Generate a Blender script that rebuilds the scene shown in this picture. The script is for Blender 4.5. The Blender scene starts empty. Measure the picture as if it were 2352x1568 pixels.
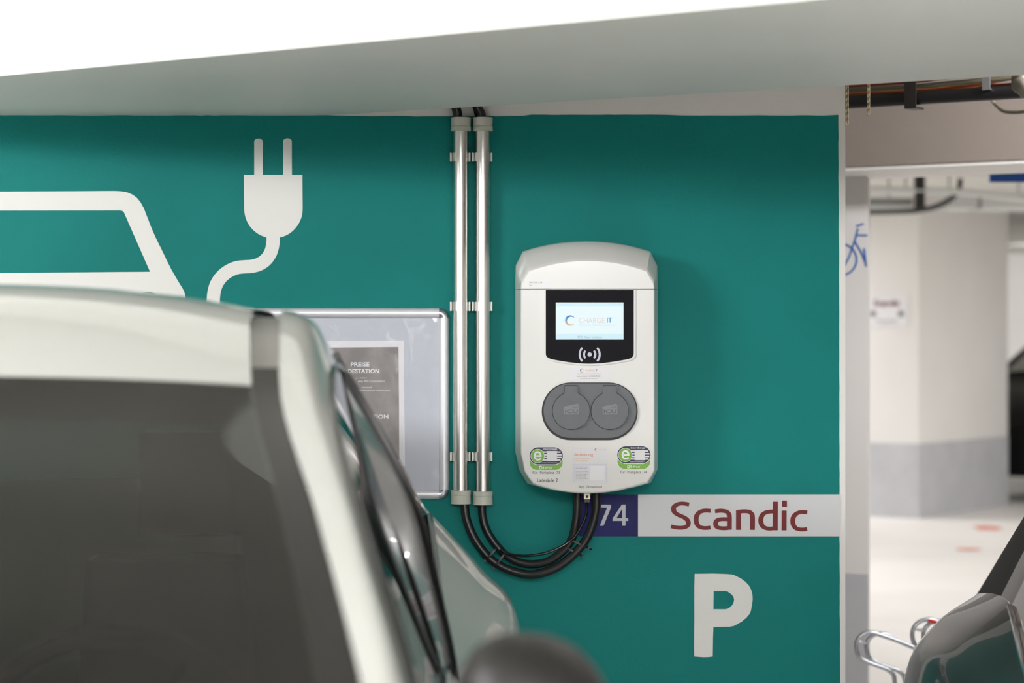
import bpy, bmesh, math, random
from mathutils import Vector, Matrix
from mathutils.geometry import tessellate_polygon

random.seed(7)
R = math.radians
SC = bpy.context.scene
COL = SC.collection

# ------------------------------------------------------------------ camera
CAM_H = 1.42                       # eye height in metres
LENS, SENSOR, IW, IH = 85.0, 36.0, 2352, 1568
F = LENS / SENSOR * IW             # focal length in photo pixels
cam_d = bpy.data.cameras.new('camera')
cam_d.lens, cam_d.sensor_width = LENS, SENSOR
cam_d.clip_start, cam_d.clip_end = 0.05, 200
cam = bpy.data.objects.new('camera', cam_d)
COL.objects.link(cam)
cam.location = (0, 0, CAM_H)
cam.rotation_euler = (R(90), 0, 0)
SC.camera = cam
cam_d.dof.use_dof = True
cam_d.dof.focus_distance = 5.66
cam_d.dof.aperture_fstop = 3.4

# ------------------------------------------------------------------ world, lamps, exposure
world = bpy.data.worlds.new('world')
SC.world = world
world.use_nodes = True
world.node_tree.nodes['Background'].inputs[0].default_value = (1, 0.98, 0.95, 1)
world.node_tree.nodes['Background'].inputs[1].default_value = 0.05
SC.view_settings.view_transform = 'Standard'
SC.view_settings.look = 'None'
SC.view_settings.gamma = 1
SC.view_settings.use_curve_mapping = False
SC.view_settings.exposure = 0.0
SC.cycles.use_denoising = True
SC.cycles.max_bounces = 10
SC.cycles.diffuse_bounces = 5
SC.cycles.sample_clamp_indirect = 6


def lamp(name, loc, sx, sy, power, col=(1, 0.985, 0.985), rz=0, tilt=0, spread=180):
    """ceiling tube or added fill lamp: long narrow area light, tilted to push light at walls"""
    d = bpy.data.lights.new(name, 'AREA')
    d.shape, d.size, d.size_y = 'RECTANGLE', sx, sy
    d.energy, d.color = power, col
    d.spread = R(spread)
    o = bpy.data.objects.new(name, d)
    COL.objects.link(o)
    o.location = loc
    o.rotation_euler = (R(tilt), 0, R(rz))
    return o


# lamps>>
for x, y, p in ((-3.6, 1.6, 60), (-2.9, 2.3, 40), (2.6, 0.8, 14), (-0.2, -1.5, 98), (2.0, -1.5, 26), (0.6, -4.5, 66)):  # left pair follows the cast shadows; the others are added unseen fill
    lamp('tube_or_fill_lamp', (x, y, 2.5), 1.5, 0.4, p, rz=-24, tilt=52)
for x, y, p in ((-3.2, 1.5, 150), (-3.2, -2.0, 46), (-1.2, 0.0, 20), (0.2, -1.2, 36), (-0.4, -4.5, 40), (3.0, -5.0, 30), (-4.0, -5.0, 40)):  # unseen lamps added to fill the front of the garage
    lamp('tube_or_fill_lamp', (x, y, 2.5), 1.5, 0.3, p, rz=57)
lamp('tube_or_fill_lamp', (0.0, -6.5, 2.5), 1.5, 0.4, 50, rz=0, tilt=75)  # added unseen lamp, thrown almost level at the green wall
lamp('tube_or_fill_lamp', (-3.0, 0.5, 2.5), 1.5, 0.3, 130, rz=57, spread=80)  # added unseen lamp, pools light on the floor for bounce
lamp('bounce_fill_lamp', (0.6, 3.5, 2.5), 1.2, 0.2, 42, rz=57, spread=45)  # added unseen fill: floor bounce from it brightens the beam underside
lamp('tube_or_fill_lamp', (2.3, 5.7, 2.5), 1.5, 0.2, 88, rz=-20, tilt=50)  # added unseen lamp between the beams to brighten the pier
for x, y, p in ((3.4, 11.4, 60), (0.6, 14.6, 96), (6.6, 16.8, 155), (1.2, 20.0, 106), (9.5, 26.0, 120)):
    lamp('tube_or_fill_lamp', (x, y, 2.5), 1.5, 0.22, p, rz=57)
lamp('tube_or_fill_lamp', (7.0, 29.5, 2.5), 1.5, 0.3, 55, rz=0, tilt=45)  # added unseen lamp to brighten the far wall

# ------------------------------------------------------------------ helpers
def W(px, py, y):
    """point of the place at depth y that a measured photo pixel shows"""
    return Vector(((px - IW / 2) / F * y, y, CAM_H - (py - IH / 2) / F * y))


def lin(c):
    return tuple((v / 12.92 if v <= 0.04045 else ((v + 0.055) / 1.055) ** 2.4) for v in [x / 255 for x in c])


def mat(name, rgb, rough=0.5, metal=0.0, spec=0.5, coat=0.0, bump=0.0, bscale=60, mottled=0.0, mscale=3.0, emit=None, estr=0.0, linear=False):
    m = bpy.data.materials.new(name)
    m.use_nodes = True
    nt = m.node_tree
    b = nt.nodes['Principled BSDF']
    c = rgb if linear else lin(rgb)
    b.inputs['Base Color'].default_value = (*c, 1)
    b.inputs['Roughness'].default_value = rough
    b.inputs['Metallic'].default_value = metal
    b.inputs['Specular IOR Level'].default_value = spec
    b.inputs['Coat Weight'].default_value = coat
    b.inputs['Coat Roughness'].default_value = 0.03
    if emit:
        b.inputs['Emission Color'].default_value = (*lin(emit), 1)
        b.inputs['Emission Strength'].default_value = estr
    if bump or mottled:
        tc = nt.nodes.new('ShaderNodeTexCoord')
    if bump:
        n = nt.nodes.new('ShaderNodeTexNoise')
        n.inputs['Scale'].default_value = bscale
        n.inputs['Detail'].default_value = 3
        nt.links.new(tc.outputs['Object'], n.inputs['Vector'])
        bp = nt.nodes.new('ShaderNodeBump')
        bp.inputs['Strength'].default_value = bump
        bp.inputs['Distance'].default_value = 0.004
        nt.links.new(n.outputs['Fac'], bp.inputs['Height'])
        nt.links.new(bp.outputs['Normal'], b.inputs['Normal'])
    if mottled:
        n2 = nt.nodes.new('ShaderNodeTexNoise')
        n2.inputs['Scale'].default_value = mscale
        n2.inputs['Detail'].default_value = 6
        nt.links.new(tc.outputs['Object'], n2.inputs['Vector'])
        rp = nt.nodes.new('ShaderNodeValToRGB')
        lo = tuple(max(0, v * (1 - mottled)) for v in c)
        hi = tuple(min(1, v * (1 + mottled)) for v in c)
        rp.color_ramp.elements[0].position, rp.color_ramp.elements[1].position = 0.3, 0.7
        rp.color_ramp.elements[0].color = (*lo, 1)
        rp.color_ramp.elements[1].color = (*hi, 1)
        nt.links.new(n2.outputs['Fac'], rp.inputs['Fac'])
        nt.links.new(rp.outputs['Color'], b.inputs['Base Color'])
    return m


def glass_mat(name, tint, ior=1.5, bump=0.0, bscale=8, rough=0.0, boost=1.0):
    """thin pane: tinted see-through sheet with a Fresnel reflection"""
    m = bpy.data.materials.new(name)
    m.use_nodes = True
    nt = m.node_tree
    nt.nodes.clear()
    out = nt.nodes.new('ShaderNodeOutputMaterial')
    mix = nt.nodes.new('ShaderNodeMixShader')
    tr = nt.nodes.new('ShaderNodeBsdfTransparent')
    gl = nt.nodes.new('ShaderNodeBsdfGlossy')
    fr = nt.nodes.new('ShaderNodeFresnel')
    tr.inputs[0].default_value = (*tint, 1)
    gl.inputs['Roughness'].default_value = rough
    fr.inputs['IOR'].default_value = ior
    nt.links.new(fr.outputs[0], mix.inputs[0])
    nt.links.new(tr.outputs[0], mix.inputs[1])
    nt.links.new(gl.outputs[0], mix.inputs[2])
    nt.links.new(mix.outputs[0], out.inputs[0])
    if bump:
        tc = nt.nodes.new('ShaderNodeTexCoord')
        n = nt.nodes.new('ShaderNodeTexNoise')
        n.inputs['Scale'].default_value = bscale
        n.inputs['Detail'].default_value = 1
        nt.links.new(tc.outputs['Object'], n.inputs['Vector'])
        bp = nt.nodes.new('ShaderNodeBump')
        bp.inputs['Strength'].default_value = bump
        bp.inputs['Distance'].default_value = 0.01
        nt.links.new(n.outputs['Fac'], bp.inputs['Height'])
        nt.links.new(bp.outputs['Normal'], gl.inputs['Normal'])
        nt.links.new(bp.outputs['Normal'], fr.inputs['Normal'])
    return m


def link(o, parent=None):
    COL.objects.link(o)
    if parent:
        o.parent = parent
        o.matrix_parent_inverse = Matrix.Translation(-Vector(parent['at'])) if 'at' in parent else Matrix()
    return o


def obj(name, bm, m, parent=None, smooth=False, angle=35, doubles=0.0):
    if doubles:
        bmesh.ops.remove_doubles(bm, verts=bm.verts, dist=doubles)
    bmesh.ops.recalc_face_normals(bm, faces=bm.faces)
    me = bpy.data.meshes.new(name)
    bm.to_mesh(me)
    bm.free()
    if smooth:
        for p in me.polygons:
            p.use_smooth = True
        me.set_sharp_from_angle(angle=R(angle))
    me.materials.append(m)
    return link(bpy.data.objects.new(name, me), parent)


def thing(name, label, cat, loc=(0, 0, 0), group=None):
    o = bpy.data.objects.new(name, None)
    COL.objects.link(o)
    o.location = loc
    o.empty_display_size = 0.05
    o['at'] = list(loc)
    return tag(o, label, cat, group)


def tag(o, label, cat, group=None, kind=None):
    o['label'], o['category'] = label, cat
    if group:
        o['group'] = group
    if kind:
        o['kind'] = kind
    return o


def struct(o, label=None):
    o['kind'] = 'structure'
    if label:
        o['label'] = label
        o['category'] = o.name.split('_')[0]
    return o


def new():
    return bmesh.new()


def box(bm, x0, x1, y0, y1, z0, z1, M=None):
    vs = [bm.verts.new((x, y, z)) for x in (x0, x1) for y in (y0, y1) for z in (z0, z1)]
    if M is not None:
        for v in vs:
            v.co = M @ v.co
    for f in ((0, 1, 3, 2), (4, 6, 7, 5), (0, 4, 5, 1), (2, 3, 7, 6), (0, 2, 6, 4), (1, 5, 7, 3)):
        bm.faces.new([vs[i] for i in f])
    return vs


def bevel(bm, w, seg=2, ang=40):
    es = [e for e in bm.edges if len(e.link_faces) == 2 and e.calc_face_angle(0) > R(ang)]
    bmesh.ops.bevel(bm, geom=es, offset=w, segments=seg, affect='EDGES', clamp_overlap=True, profile=0.5)


def plate(bm, outer, holes=(), back=(0, 0.001, 0)):
    """polygon (list of 3-D points, with holes) given thickness along back"""
    bk = Vector(back)
    loops = [[Vector(p) for p in outer]] + [[Vector(p) for p in h] for h in holes]
    flat = [p for l in loops for p in l]
    tris = tessellate_polygon(loops)
    fv = [bm.verts.new(p) for p in flat]
    bv = [bm.verts.new(p + bk) for p in flat]
    for t in tris:
        try:
            bm.faces.new([fv[i] for i in t])
            bm.faces.new([bv[i] for i in reversed(t)])
        except ValueError:
            pass
    k = 0
    for l in loops:
        n = len(l)
        for i in range(n):
            a, b = k + i, k + (i + 1) % n
            try:
                bm.faces.new((fv[a], fv[b], bv[b], bv[a]))
            except ValueError:
                pass
        k += n


def prism(bm, plan, z0, z1):
    """plan polygon (x, y) raised from z0 to z1"""
    plate(bm, [(x, y, z0) for x, y in plan], (), (0, 0, z1 - z0))


def spline(pts, n=8, closed=False):
    pts = [Vector(p) for p in pts]
    if len(pts) < 3:
        return pts
    out = []
    m = len(pts)
    for i in range(m if closed else m - 1):
        p1, p2 = pts[i], pts[(i + 1) % m]
        p0 = pts[i - 1] if (i > 0 or closed) else p1 * 2 - p2
        p3 = pts[(i + 2) % m] if (i + 2 < m or closed) else p2 * 2 - p1
        for k in range(n):
            t = k / n
            out.append(0.5 * ((2 * p1) + (p2 - p0) * t + (2 * p0 - 5 * p1 + 4 * p2 - p3) * t * t + (3 * p1 - p0 - 3 * p2 + p3) * t ** 3))
    if not closed:
        out.append(pts[-1])
    return out


def tube(bm, pts, r, seg=12, cap=True, closed=False):
    pts = [Vector(p) for p in pts]
    rings = []
    n = len(pts)
    t0 = (pts[1] - pts[0]).normalized()
    ref = Vector((0, 1, 0)) if abs(t0.y) < 0.9 else Vector((0, 0, 1))
    u = (ref - t0 * ref.dot(t0)).normalized()
    for i, p in enumerate(pts):
        if closed:
            t = (pts[(i + 1) % n] - pts[i - 1]).normalized()
        else:
            t = (pts[min(i + 1, n - 1)] - pts[max(i - 1, 0)]).normalized()
        u = (u - t * u.dot(t)).normalized()
        w = t.cross(u)
        rr = r[i] if isinstance(r, (list, tuple)) else r
        rings.append([bm.verts.new(p + (u * math.cos(a) + w * math.sin(a)) * rr) for a in [2 * math.pi * k / seg for k in range(seg)]])
    for i in range(n if closed else n - 1):
        a, b = rings[i], rings[(i + 1) % n]
        for k in range(seg):
            bm.faces.new((a[k], a[(k + 1) % seg], b[(k + 1) % seg], b[k]))
    if cap and not closed:
        bm.faces.new(list(reversed(rings[0])))
        bm.faces.new(rings[-1])


def grid(bm, rows, close=False):
    vr = [[bm.verts.new(p) for p in r] for r in rows]
    for i in range(len(vr) - 1):
        a, b = vr[i], vr[i + 1]
        m = len(a)
        for k in range(m if close else m - 1):
            bm.faces.new((a[k], a[(k + 1) % m], b[(k + 1) % m], b[k]))
    return vr


def stroke(pts, wh, wv=None, n=8, at=None, smooth=True):
    """2-D stroke (px) as one closed outline; wh on horizontal runs, wv on vertical runs"""
    wv = wh if wv is None else wv
    c = spline([(x, y, 0) for x, y in pts], n) if smooth and len(pts) > 2 else [Vector((x, y, 0)) for x, y in pts]
    L, Rr = [], []
    for i, p in enumerate(c):
        t = (c[min(i + 1, len(c) - 1)] - c[max(i - 1, 0)]).normalized()
        w = (wh * t.x * t.x + wv * t.y * t.y) / 2
        nrm = Vector((-t.y, t.x, 0))
        L.append(p + nrm * w)
        Rr.append(p - nrm * w)
    return [(p.x, p.y) for p in L] + [(p.x, p.y) for p in reversed(Rr)]


def ribbon(bm, pts, wh, wv=None, put=None, n=8, smooth=True, thick=(0, 0.0006, 0)):
    """stroke laid on a surface as quads; put maps a pixel to a 3-D point"""
    o = stroke(pts, wh, wv, n, smooth=smooth)
    m = len(o) // 2
    bk = Vector(thick)
    A = [put(*p) for p in o[:m]]
    Bp = [put(*p) for p in reversed(o[m:])]
    rows = [A, Bp, [p + bk for p in Bp], [p + bk for p in A]]
    vr = [[bm.verts.new(p) for p in r] for r in rows]
    for i in range(m - 1):
        for k in range(4):
            bm.faces.new((vr[k][i], vr[k][i + 1], vr[(k + 1) % 4][i + 1], vr[(k + 1) % 4][i]))
    bm.faces.new([vr[k][0] for k in range(4)])
    bm.faces.new([vr[k][-1] for k in reversed(range(4))])


def arc(cx, cy, r, a0, a1, n=12, ry=None):
    ry = r if ry is None else ry
    return [(cx + r * math.cos(R(a0 + (a1 - a0) * i / n)), cy + ry * math.sin(R(a0 + (a1 - a0) * i / n))) for i in range(n + 1)]


def text_mesh(body, bold=0.0, shear=0.0, res=3):
    c = bpy.data.curves.new('text', 'FONT')
    c.body, c.size, c.resolution_u = body, 1.0, res
    c.offset, c.shear = bold, shear
    o = bpy.data.objects.new('text', c)
    COL.objects.link(o)
    dg = bpy.context.evaluated_depsgraph_get()
    me = bpy.data.meshes.new_from_object(o.evaluated_get(dg))
    bpy.data.objects.remove(o)
    bpy.data.curves.remove(c)
    return me


def lettering(body, x0, y0, x1, y1, put, m, parent, name='lettering', bold=0.0, shear=0.0, res=3):
    """flat printed words filling the pixel box; put maps a pixel to a 3-D point"""
    me = text_mesh(body, bold, shear, res)
    xs = [v.co.x for v in me.vertices]
    ys = [v.co.y for v in me.vertices]
    ax, bx, ay, by = min(xs), max(xs), min(ys), max(ys)
    for v in me.vertices:
        px = x0 + (v.co.x - ax) / (bx - ax) * (x1 - x0)
        py = y1 - (v.co.y - ay) / (by - ay) * (y1 - y0)
        v.co = put(px, py)
    me.name = name
    me.materials.clear()
    me.materials.append(m)
    for p in me.polygons:
        p.material_index = 0
    return link(bpy.data.objects.new(name, me), parent)


# ------------------------------------------------------------------ materials
M = dict(
    white_wall=mat('white_wall_paint', (236, 234, 231), 0.6, bump=0.15, bscale=90, mottled=0.02, mscale=2),
    beam=mat('beam_paint', (234, 236, 231), 0.55, bump=0.12, bscale=40, mottled=0.02, mscale=3),
    green=mat('green_wall_paint', (0.002, 0.192, 0.176), 0.55, spec=0.15, bump=0.22, bscale=110, mottled=0.05, mscale=4, linear=True),
    mural=mat('white_mural_paint', (232, 232, 228), 0.5, bump=0.12, bscale=110),
    beam_far=mat('bare_brown_grey_concrete', (142, 132, 124), 0.7, bump=0.2, bscale=40, mottled=0.04, mscale=3),  # shade on the far beam's face put into its colour
    dado=mat('grey_dado_paint', (196, 197, 201), 0.55, mottled=0.06, mscale=4),
    floor=mat('floor_coating', (226, 223, 219), 0.42, bump=0.05, bscale=30, mottled=0.07, mscale=0.8),
    floor_red=mat('red_floor_paint', (206, 128, 112), 0.6),
    ceiling=mat('ceiling_concrete', (205, 203, 197), 0.8, bump=0.2, bscale=25, mottled=0.05, mscale=2),
    shell=mat('charger_white_plastic', (230, 230, 227), 0.16, spec=0.5, bump=0.01, bscale=12),
    seam=mat('dark_seam', (70, 72, 70), 0.6),
    panel=mat('black_glass_panel', (10, 10, 20), 0.04, spec=0.32, coat=0.0, bump=0.05, bscale=14),
    socket=mat('grey_socket_plastic', (88, 91, 96), 0.45, mottled=0.04, mscale=40),
    socket_dark=mat('black_gasket', (26, 27, 28), 0.5),
    emblem=mat('raised_emblem_plastic', (112, 115, 120), 0.4),
    engraved=mat('engraved_letter_plastic', (84, 87, 92), 0.5),
    black=mat('black_plastic', (20, 20, 21), 0.4),
    cable=mat('black_cable_sheath', (24, 24, 26), 0.36, bump=0.08, bscale=150, mottled=0.3, mscale=60),
    net_cable=mat('shiny_black_cable', (14, 14, 14), 0.14),
    alu=mat('polished_aluminium', (228, 226, 222), 0.3, metal=1.0, bump=0.03, bscale=20),
    alu_satin=mat('satin_aluminium', (224, 225, 230), 0.42, metal=0.35),
    alu_corner=mat('cast_corner_metal', (176, 180, 186), 0.32, metal=0.8),
    fitting=mat('light_grey_fitting', (196, 198, 186), 0.45),
    clip=mat('pale_clip_plastic', (225, 224, 218), 0.4),
    steel=mat('nickel_plug_metal', (200, 192, 172), 0.3, metal=0.9),
    backing=mat('poster_backing', (200, 204, 213), 0.6),
    paper=mat('white_paper', (236, 235, 238), 0.6),
    print_grey=mat('grey_brown_print', (148, 143, 141), 0.6, mottled=0.18, mscale=22),
    white_print=mat('white_print', (240, 240, 242), 0.6),
    film=glass_mat('clear_poster_film', (0.97, 0.97, 0.98), 1.35, bump=0.5, bscale=9, rough=0.02),
    sticker=mat('clear_label_film', (228, 228, 230), 0.2),
    ink=mat('dark_grey_ink', (58, 58, 62), 0.6),
    ink_mid=mat('mid_grey_ink', (120, 120, 126), 0.6),
    navy=mat('navy_print', (24, 25, 62), 0.22),
    lime=mat('green_print', (112, 172, 52), 0.25),
    orange=mat('orange_print', (222, 120, 84), 0.5),
    amber=mat('amber_print', (226, 178, 120), 0.5),
    blue_ink=mat('blue_print', (88, 92, 160), 0.5),
    lilac=mat('lilac_line_print', (186, 186, 214), 0.5),
    sign_blue=mat('blue_sign_foil', (24, 26, 96), 0.35, spec=0.15, mottled=0.25, mscale=9),
    sign_white=mat('white_sign_panel', (216, 218, 220), 0.22),
    sign_num=mat('pale_grey_foil', (188, 190, 196), 0.35),
    wine=mat('wine_red_foil', (112, 26, 29), 0.35, spec=0.25),
    blue_paint=mat('blue_bicycle_paint', (70, 116, 190), 0.6),
    blue_panel=mat('blue_panel', (34, 84, 168), 0.45),
    galv=mat('galvanised_steel', (186, 190, 196), 0.3, metal=0.9),
    dull_metal=mat('dull_grey_metal', (120, 116, 106), 0.55, metal=0.3, mottled=0.15, mscale=30),
    red_gloss=mat('red_reflective_foil', (196, 40, 30), 0.4),
    orange_cable=mat('orange_cable_sheath', (196, 104, 44), 0.55),
    red_cable=mat('brown_red_cable_sheath', (128, 52, 36), 0.55),
    olive_cable=mat('grey_olive_cable_sheath', (120, 116, 96), 0.55),
    bracket=mat('dark_bracket_steel', (44, 40, 38), 0.5, metal=0.3),
    pale_pipe=mat('pale_grey_pipe', (206, 208, 206), 0.5),
    tray=mat('grey_zinc_tray', (150, 153, 150), 0.45, metal=0.5),
    dusty=mat('dusty_chain_metal', (150, 138, 108), 0.8, mottled=0.5, mscale=90),
    rubber=mat('tyre_rubber', (24, 24, 24), 0.8),
    rim=mat('wheel_rim_alloy', (170, 172, 176), 0.35, metal=0.9),
    trim=mat('gloss_black_trim', (16, 16, 17), 0.16),
    frit=mat('black_glass_edge', (22, 21, 20), 0.22),
    mirror_shell=mat('black_mirror_plastic', (19, 18, 17), 0.5),
    seat=mat('dark_seat_fabric', (44, 46, 46), 0.9),
    dash=mat('dark_dashboard', (34, 35, 35), 0.8),
    lens=mat('clear_lamp_lens', (215, 218, 220), 0.08, coat=0.5),
    tail=mat('tail_lamp_red', (150, 22, 20), 0.15),
    matte_black=mat('matte_black_trim', (10, 10, 10), 0.6, spec=0.2),
    channel=mat('grey_roof_molding', (112, 110, 104), 0.3),
    chrome=mat('chrome_trim', (200, 202, 206), 0.12, metal=1.0),
    glass_dark=glass_mat('tinted_car_glass', (0.16, 0.18, 0.17), 1.52),
    glass_screen=glass_mat('windshield_glass', (0.42, 0.50, 0.45), 1.52),
    white_car=mat('white_car_paint', (182, 184, 180), 0.6, spec=0.2, coat=0.9),
    grey_car=mat('dark_grey_car_paint', (40, 39, 38), 0.35, spec=0.3, coat=0.5),
    black_car=mat('black_car_paint', (14, 14, 15), 0.35, spec=0.3, coat=0.3),
    amber_reflection=mat('orange_reflection', (210, 120, 50), 0.5),
)


def logo_mat(name, top, low, strength=0.0):
    m = bpy.data.materials.new(name)
    m.use_nodes = True
    nt = m.node_tree
    b = nt.nodes['Principled BSDF']
    tc = nt.nodes.new('ShaderNodeTexCoord')
    sx = nt.nodes.new('ShaderNodeSeparateXYZ')
    rp = nt.nodes.new('ShaderNodeValToRGB')
    nt.links.new(tc.outputs['Generated'], sx.inputs[0])
    nt.links.new(sx.outputs['Z'], rp.inputs['Fac'])
    e = rp.color_ramp.elements
    e[0].position, e[1].position = 0.12, 0.95
    e[0].color, e[1].color = (*lin(low[0]), 1), (*lin(top[0]), 1)
    for pos, c in ((0.36, low[1]), (0.52, top[1])):
        k = e.new(pos)
        k.color = (*lin(c), 1)
    b.inputs['Roughness'].default_value = 0.5
    if not strength:
        nt.links.new(rp.outputs['Color'], b.inputs['Base Color'])
    else:
        b.inputs['Base Color'].default_value = (0.002, 0.002, 0.002, 1)
        nt.links.new(rp.outputs['Color'], b.inputs['Emission Color'])
        b.inputs['Emission Strength'].default_value = strength
    return m


SCREEN_E = 0.72
M['logo_lit'] = logo_mat('lit_logo', ((36, 110, 220), (90, 190, 250)), ((240, 205, 150), (232, 180, 170)), SCREEN_E)
M['logo_ink'] = logo_mat('printed_logo', ((36, 34, 92), (70, 100, 170)), ((232, 160, 70), (190, 110, 70)))


def lit(name, rgb, s=SCREEN_E):
    return mat(name, (4, 4, 4), 0.3, emit=rgb, estr=s)


M['scr'] = lit('lit_screen', (230, 249, 253), 0.86)
M['scr_bar'] = lit('lit_screen_band', (206, 240, 250), 0.86)
M['scr_grey'] = lit('lit_grey_text', (214, 204, 200), 0.95)
M['scr_blue'] = lit('lit_blue_text', (58, 150, 205), 0.95)
M['scr_teal'] = lit('lit_slate_text', (110, 160, 178), 0.95)
M['scr_pale'] = lit('lit_pale_text', (178, 218, 226), 0.95)
M['icon'] = mat('grey_icon_print', (186, 190, 204), 0.3)

# ================================================================== THE SETTING
YW = 5.8                               # the green wall
CEIL = 2.62
U = Vector((0.84, -0.545, 0)).normalized()      # the garage grid runs at an angle to the green wall
V = Vector((-U.y, U.x, 0))

bm = new(); box(bm, -9, 30, -9, 45, -0.2, 0); fl = struct(obj('floor', bm, M['floor']))
bm = new(); box(bm, -9, 30, -9, 45, CEIL, CEIL + 0.2); struct(obj('ceiling', bm, M['ceiling']))
bm = new(); box(bm, -9.2, -9, -9, 45, 0, CEIL); struct(obj('wall_left', bm, M['white_wall']))
bm = new(); box(bm, 30, 30.2, -9, 45, 0, CEIL); struct(obj('wall_right', bm, M['white_wall']))
bm = new(); box(bm, -9, 30, -9.2, -9, 0, CEIL); struct(obj('wall_front', bm, M['white_wall']))
bm = new(); box(bm, -9, 30, 33, 33.2, 0, CEIL); wf = struct(obj('wall_far', bm, M['white_wall']))

# the green wall: white plaster, the green field painted over it, the white murals over that
bm = new(); box(bm, -8.9, W(1941.5, 0, YW).x, YW, YW + 0.24, 0, CEIL)
wall = struct(obj('wall_back', bm, M['white_wall']))


def onwall(off=0.0):
    return lambda px, py: Vector(((px - IW / 2) / F * YW, YW - off, CAM_H - (py - IH / 2) / F * YW))


pts = []
rnd = random.Random(3)
xe = -3600.0
top = []
while xe < 1925:                                       # slightly uneven upper paint edge
    top.append((xe, 265.5 + rnd.uniform(-0.7, 0.7) + (1.5 if 800 < xe < 1220 else 0) - (1.5 if 1220 < xe < 1560 else 0)))
    xe += rnd.uniform(14, 40)
right = []
ye = 264.0
while ye < 2140:
    right.append((1925.5 + (ye - 264) / 1300 * 3.5 + rnd.uniform(-0.5, 0.5), ye))
    ye += rnd.uniform(12, 34)
outline = top + right + [(1930, 2142), (-3600, 2142)]
bm = new(); plate(bm, [onwall(0.0016)(*p) for p in outline], (), (0, 0.0016, 0))
g = obj('green_paint', bm, M['green'], wall); g['label'] = 'teal green painted field'

put_mural = onwall(0.0026)
TH = (0, 0.001, 0)
# painted car
car_out = [(-900, 441), (0, 440), (200, 439), (262, 438.6)] + [(278, 439.2), (292, 441.5), (305, 447), (316, 455.5), (324, 466), (331, 479), (338, 497), (349, 525.6), (360, 550), (372, 574), (383, 597), (394, 619), (406, 640), (417, 658), (423, 668), (426, 679), (426.6, 700), (426, 900), (-900, 900)]
car_win = [(-880, 484), (0, 483.5), (276, 483.2), (281, 484), (285, 487.5), (345, 624), (0, 627), (-880, 627.5)]
lamp_hole = arc(341, 697, 27, 0, 360, 28)[:-1]
bm = new(); plate(bm, [put_mural(*p) for p in car_out], [[put_mural(*p) for p in car_win], [put_mural(*p) for p in lamp_hole]], TH)
o = obj('painted_car', bm, M['mural'], wall); o['label'] = 'white painted car outline'
# painted plug
plug = [(560.6, 401.6)]
prong = lambda x0, x1, yt: [(x0, 401.6), (x0, yt + 6)] + [(x0 + (x1 - x0) * (0.5 - 0.5 * math.cos(R(a))), yt + 6 - 6.5 * math.sin(R(a))) for a in range(15, 180, 15)] + [(x1, yt + 6), (x1 + 0.3, 401.6)]
plug += prong(584.2, 603.4, 318.5) + prong(651, 670.4, 318)
plug += [(694.8, 401.6), (695.3, 480)]
plug += arc(628.3, 480, 67, 0, 76, 12)[1:]
cl = [(627.5, 540), (627.5, 556), (623, 577), (612, 595), (596, 606.5), (578, 611.5), (562, 612.5), (543, 615), (523, 624), (506, 639), (495, 659), (490.7, 682), (490, 720), (490, 800)]
body = stroke(cl, 30.3, 30.3, 6)
h = len(body) // 2
plug += body[h:][::-1] if body[h][0] > body[0][0] else body[:h]
plug_tail = body[:h] if body[h][0] > body[0][0] else body[h:][::-1]
# one side runs down, the other runs back up
sideA, sideB = body[:h], list(reversed(body[h:]))
if sideA[0][0] < sideB[0][0]:
    sideA, sideB = sideB, sideA
plug = plug[:len(plug) - h] + [p for p in sideA if p[1] > 541] + [p for p in reversed(sideB) if p[1] > 541] + list(reversed(arc(628.3, 480, 67, 180, 104, 12)))
plug += [(561.3, 480)]
bm = new(); plate(bm, [put_mural(*p) for p in plug], (), TH)
o = obj('painted_plug', bm, M['mural'], wall); o['label'] = 'white painted power plug with its cable'
# painted letter
S5 = 1 / 6.535
cv = lambda P: [(1560 + x * S5, 1290 + y * S5) for x, y in P]
p_out = cv([(232, 178), (500, 174), (700, 180), (790, 187), (830, 199), (930, 250), (990, 295), (1040, 345), (1080, 420), (1098, 490), (1102, 560), (1092, 640), (1074, 735), (1050, 785), (1012, 830), (940, 892), (870, 932), (822, 958), (760, 970), (512, 976), (506, 1150), (502, 1414), (440, 1423), (360, 1425), (226, 1415), (222, 1300), (227, 900), (226, 400)])
p_in = cv([(516, 436), (690, 436), (735, 450), (780, 482), (812, 520), (824, 565), (815, 610), (790, 655), (750, 690), (700, 709), (513, 709)])
bm = new(); plate(bm, [put_mural(*p) for p in p_out], [[put_mural(*p) for p in p_in]], TH)
o = obj('painted_letter', bm, M['mural'], wall); o['label'] = 'white painted letter P'

# concrete beam crossing overhead at an angle to the wall
ZS = CAM_H + 0.542
bm = new()
fa, fb = Vector((-1.046, 4.94, 0)), Vector((0.48, 3.84, 0))
ba, bb = Vector((-0.046, 5.56, 0)), Vector((1.04, 4.92, 0))
fd, bd = (fb - fa), (bb - ba)
ext = lambda p, d, k: p + d * k
plan = [ext(fa, fd, -0.95), ext(fa, fd, 4.0), ext(bb, bd, 4.4), ext(ba, bd, -0.55)]
prism(bm, [(p.x, p.y) for p in plan], ZS, CEIL + 0.02)
bevel(bm, 0.012, 2)
beam = struct(obj('beam', bm, M['beam'], smooth=True))

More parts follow.
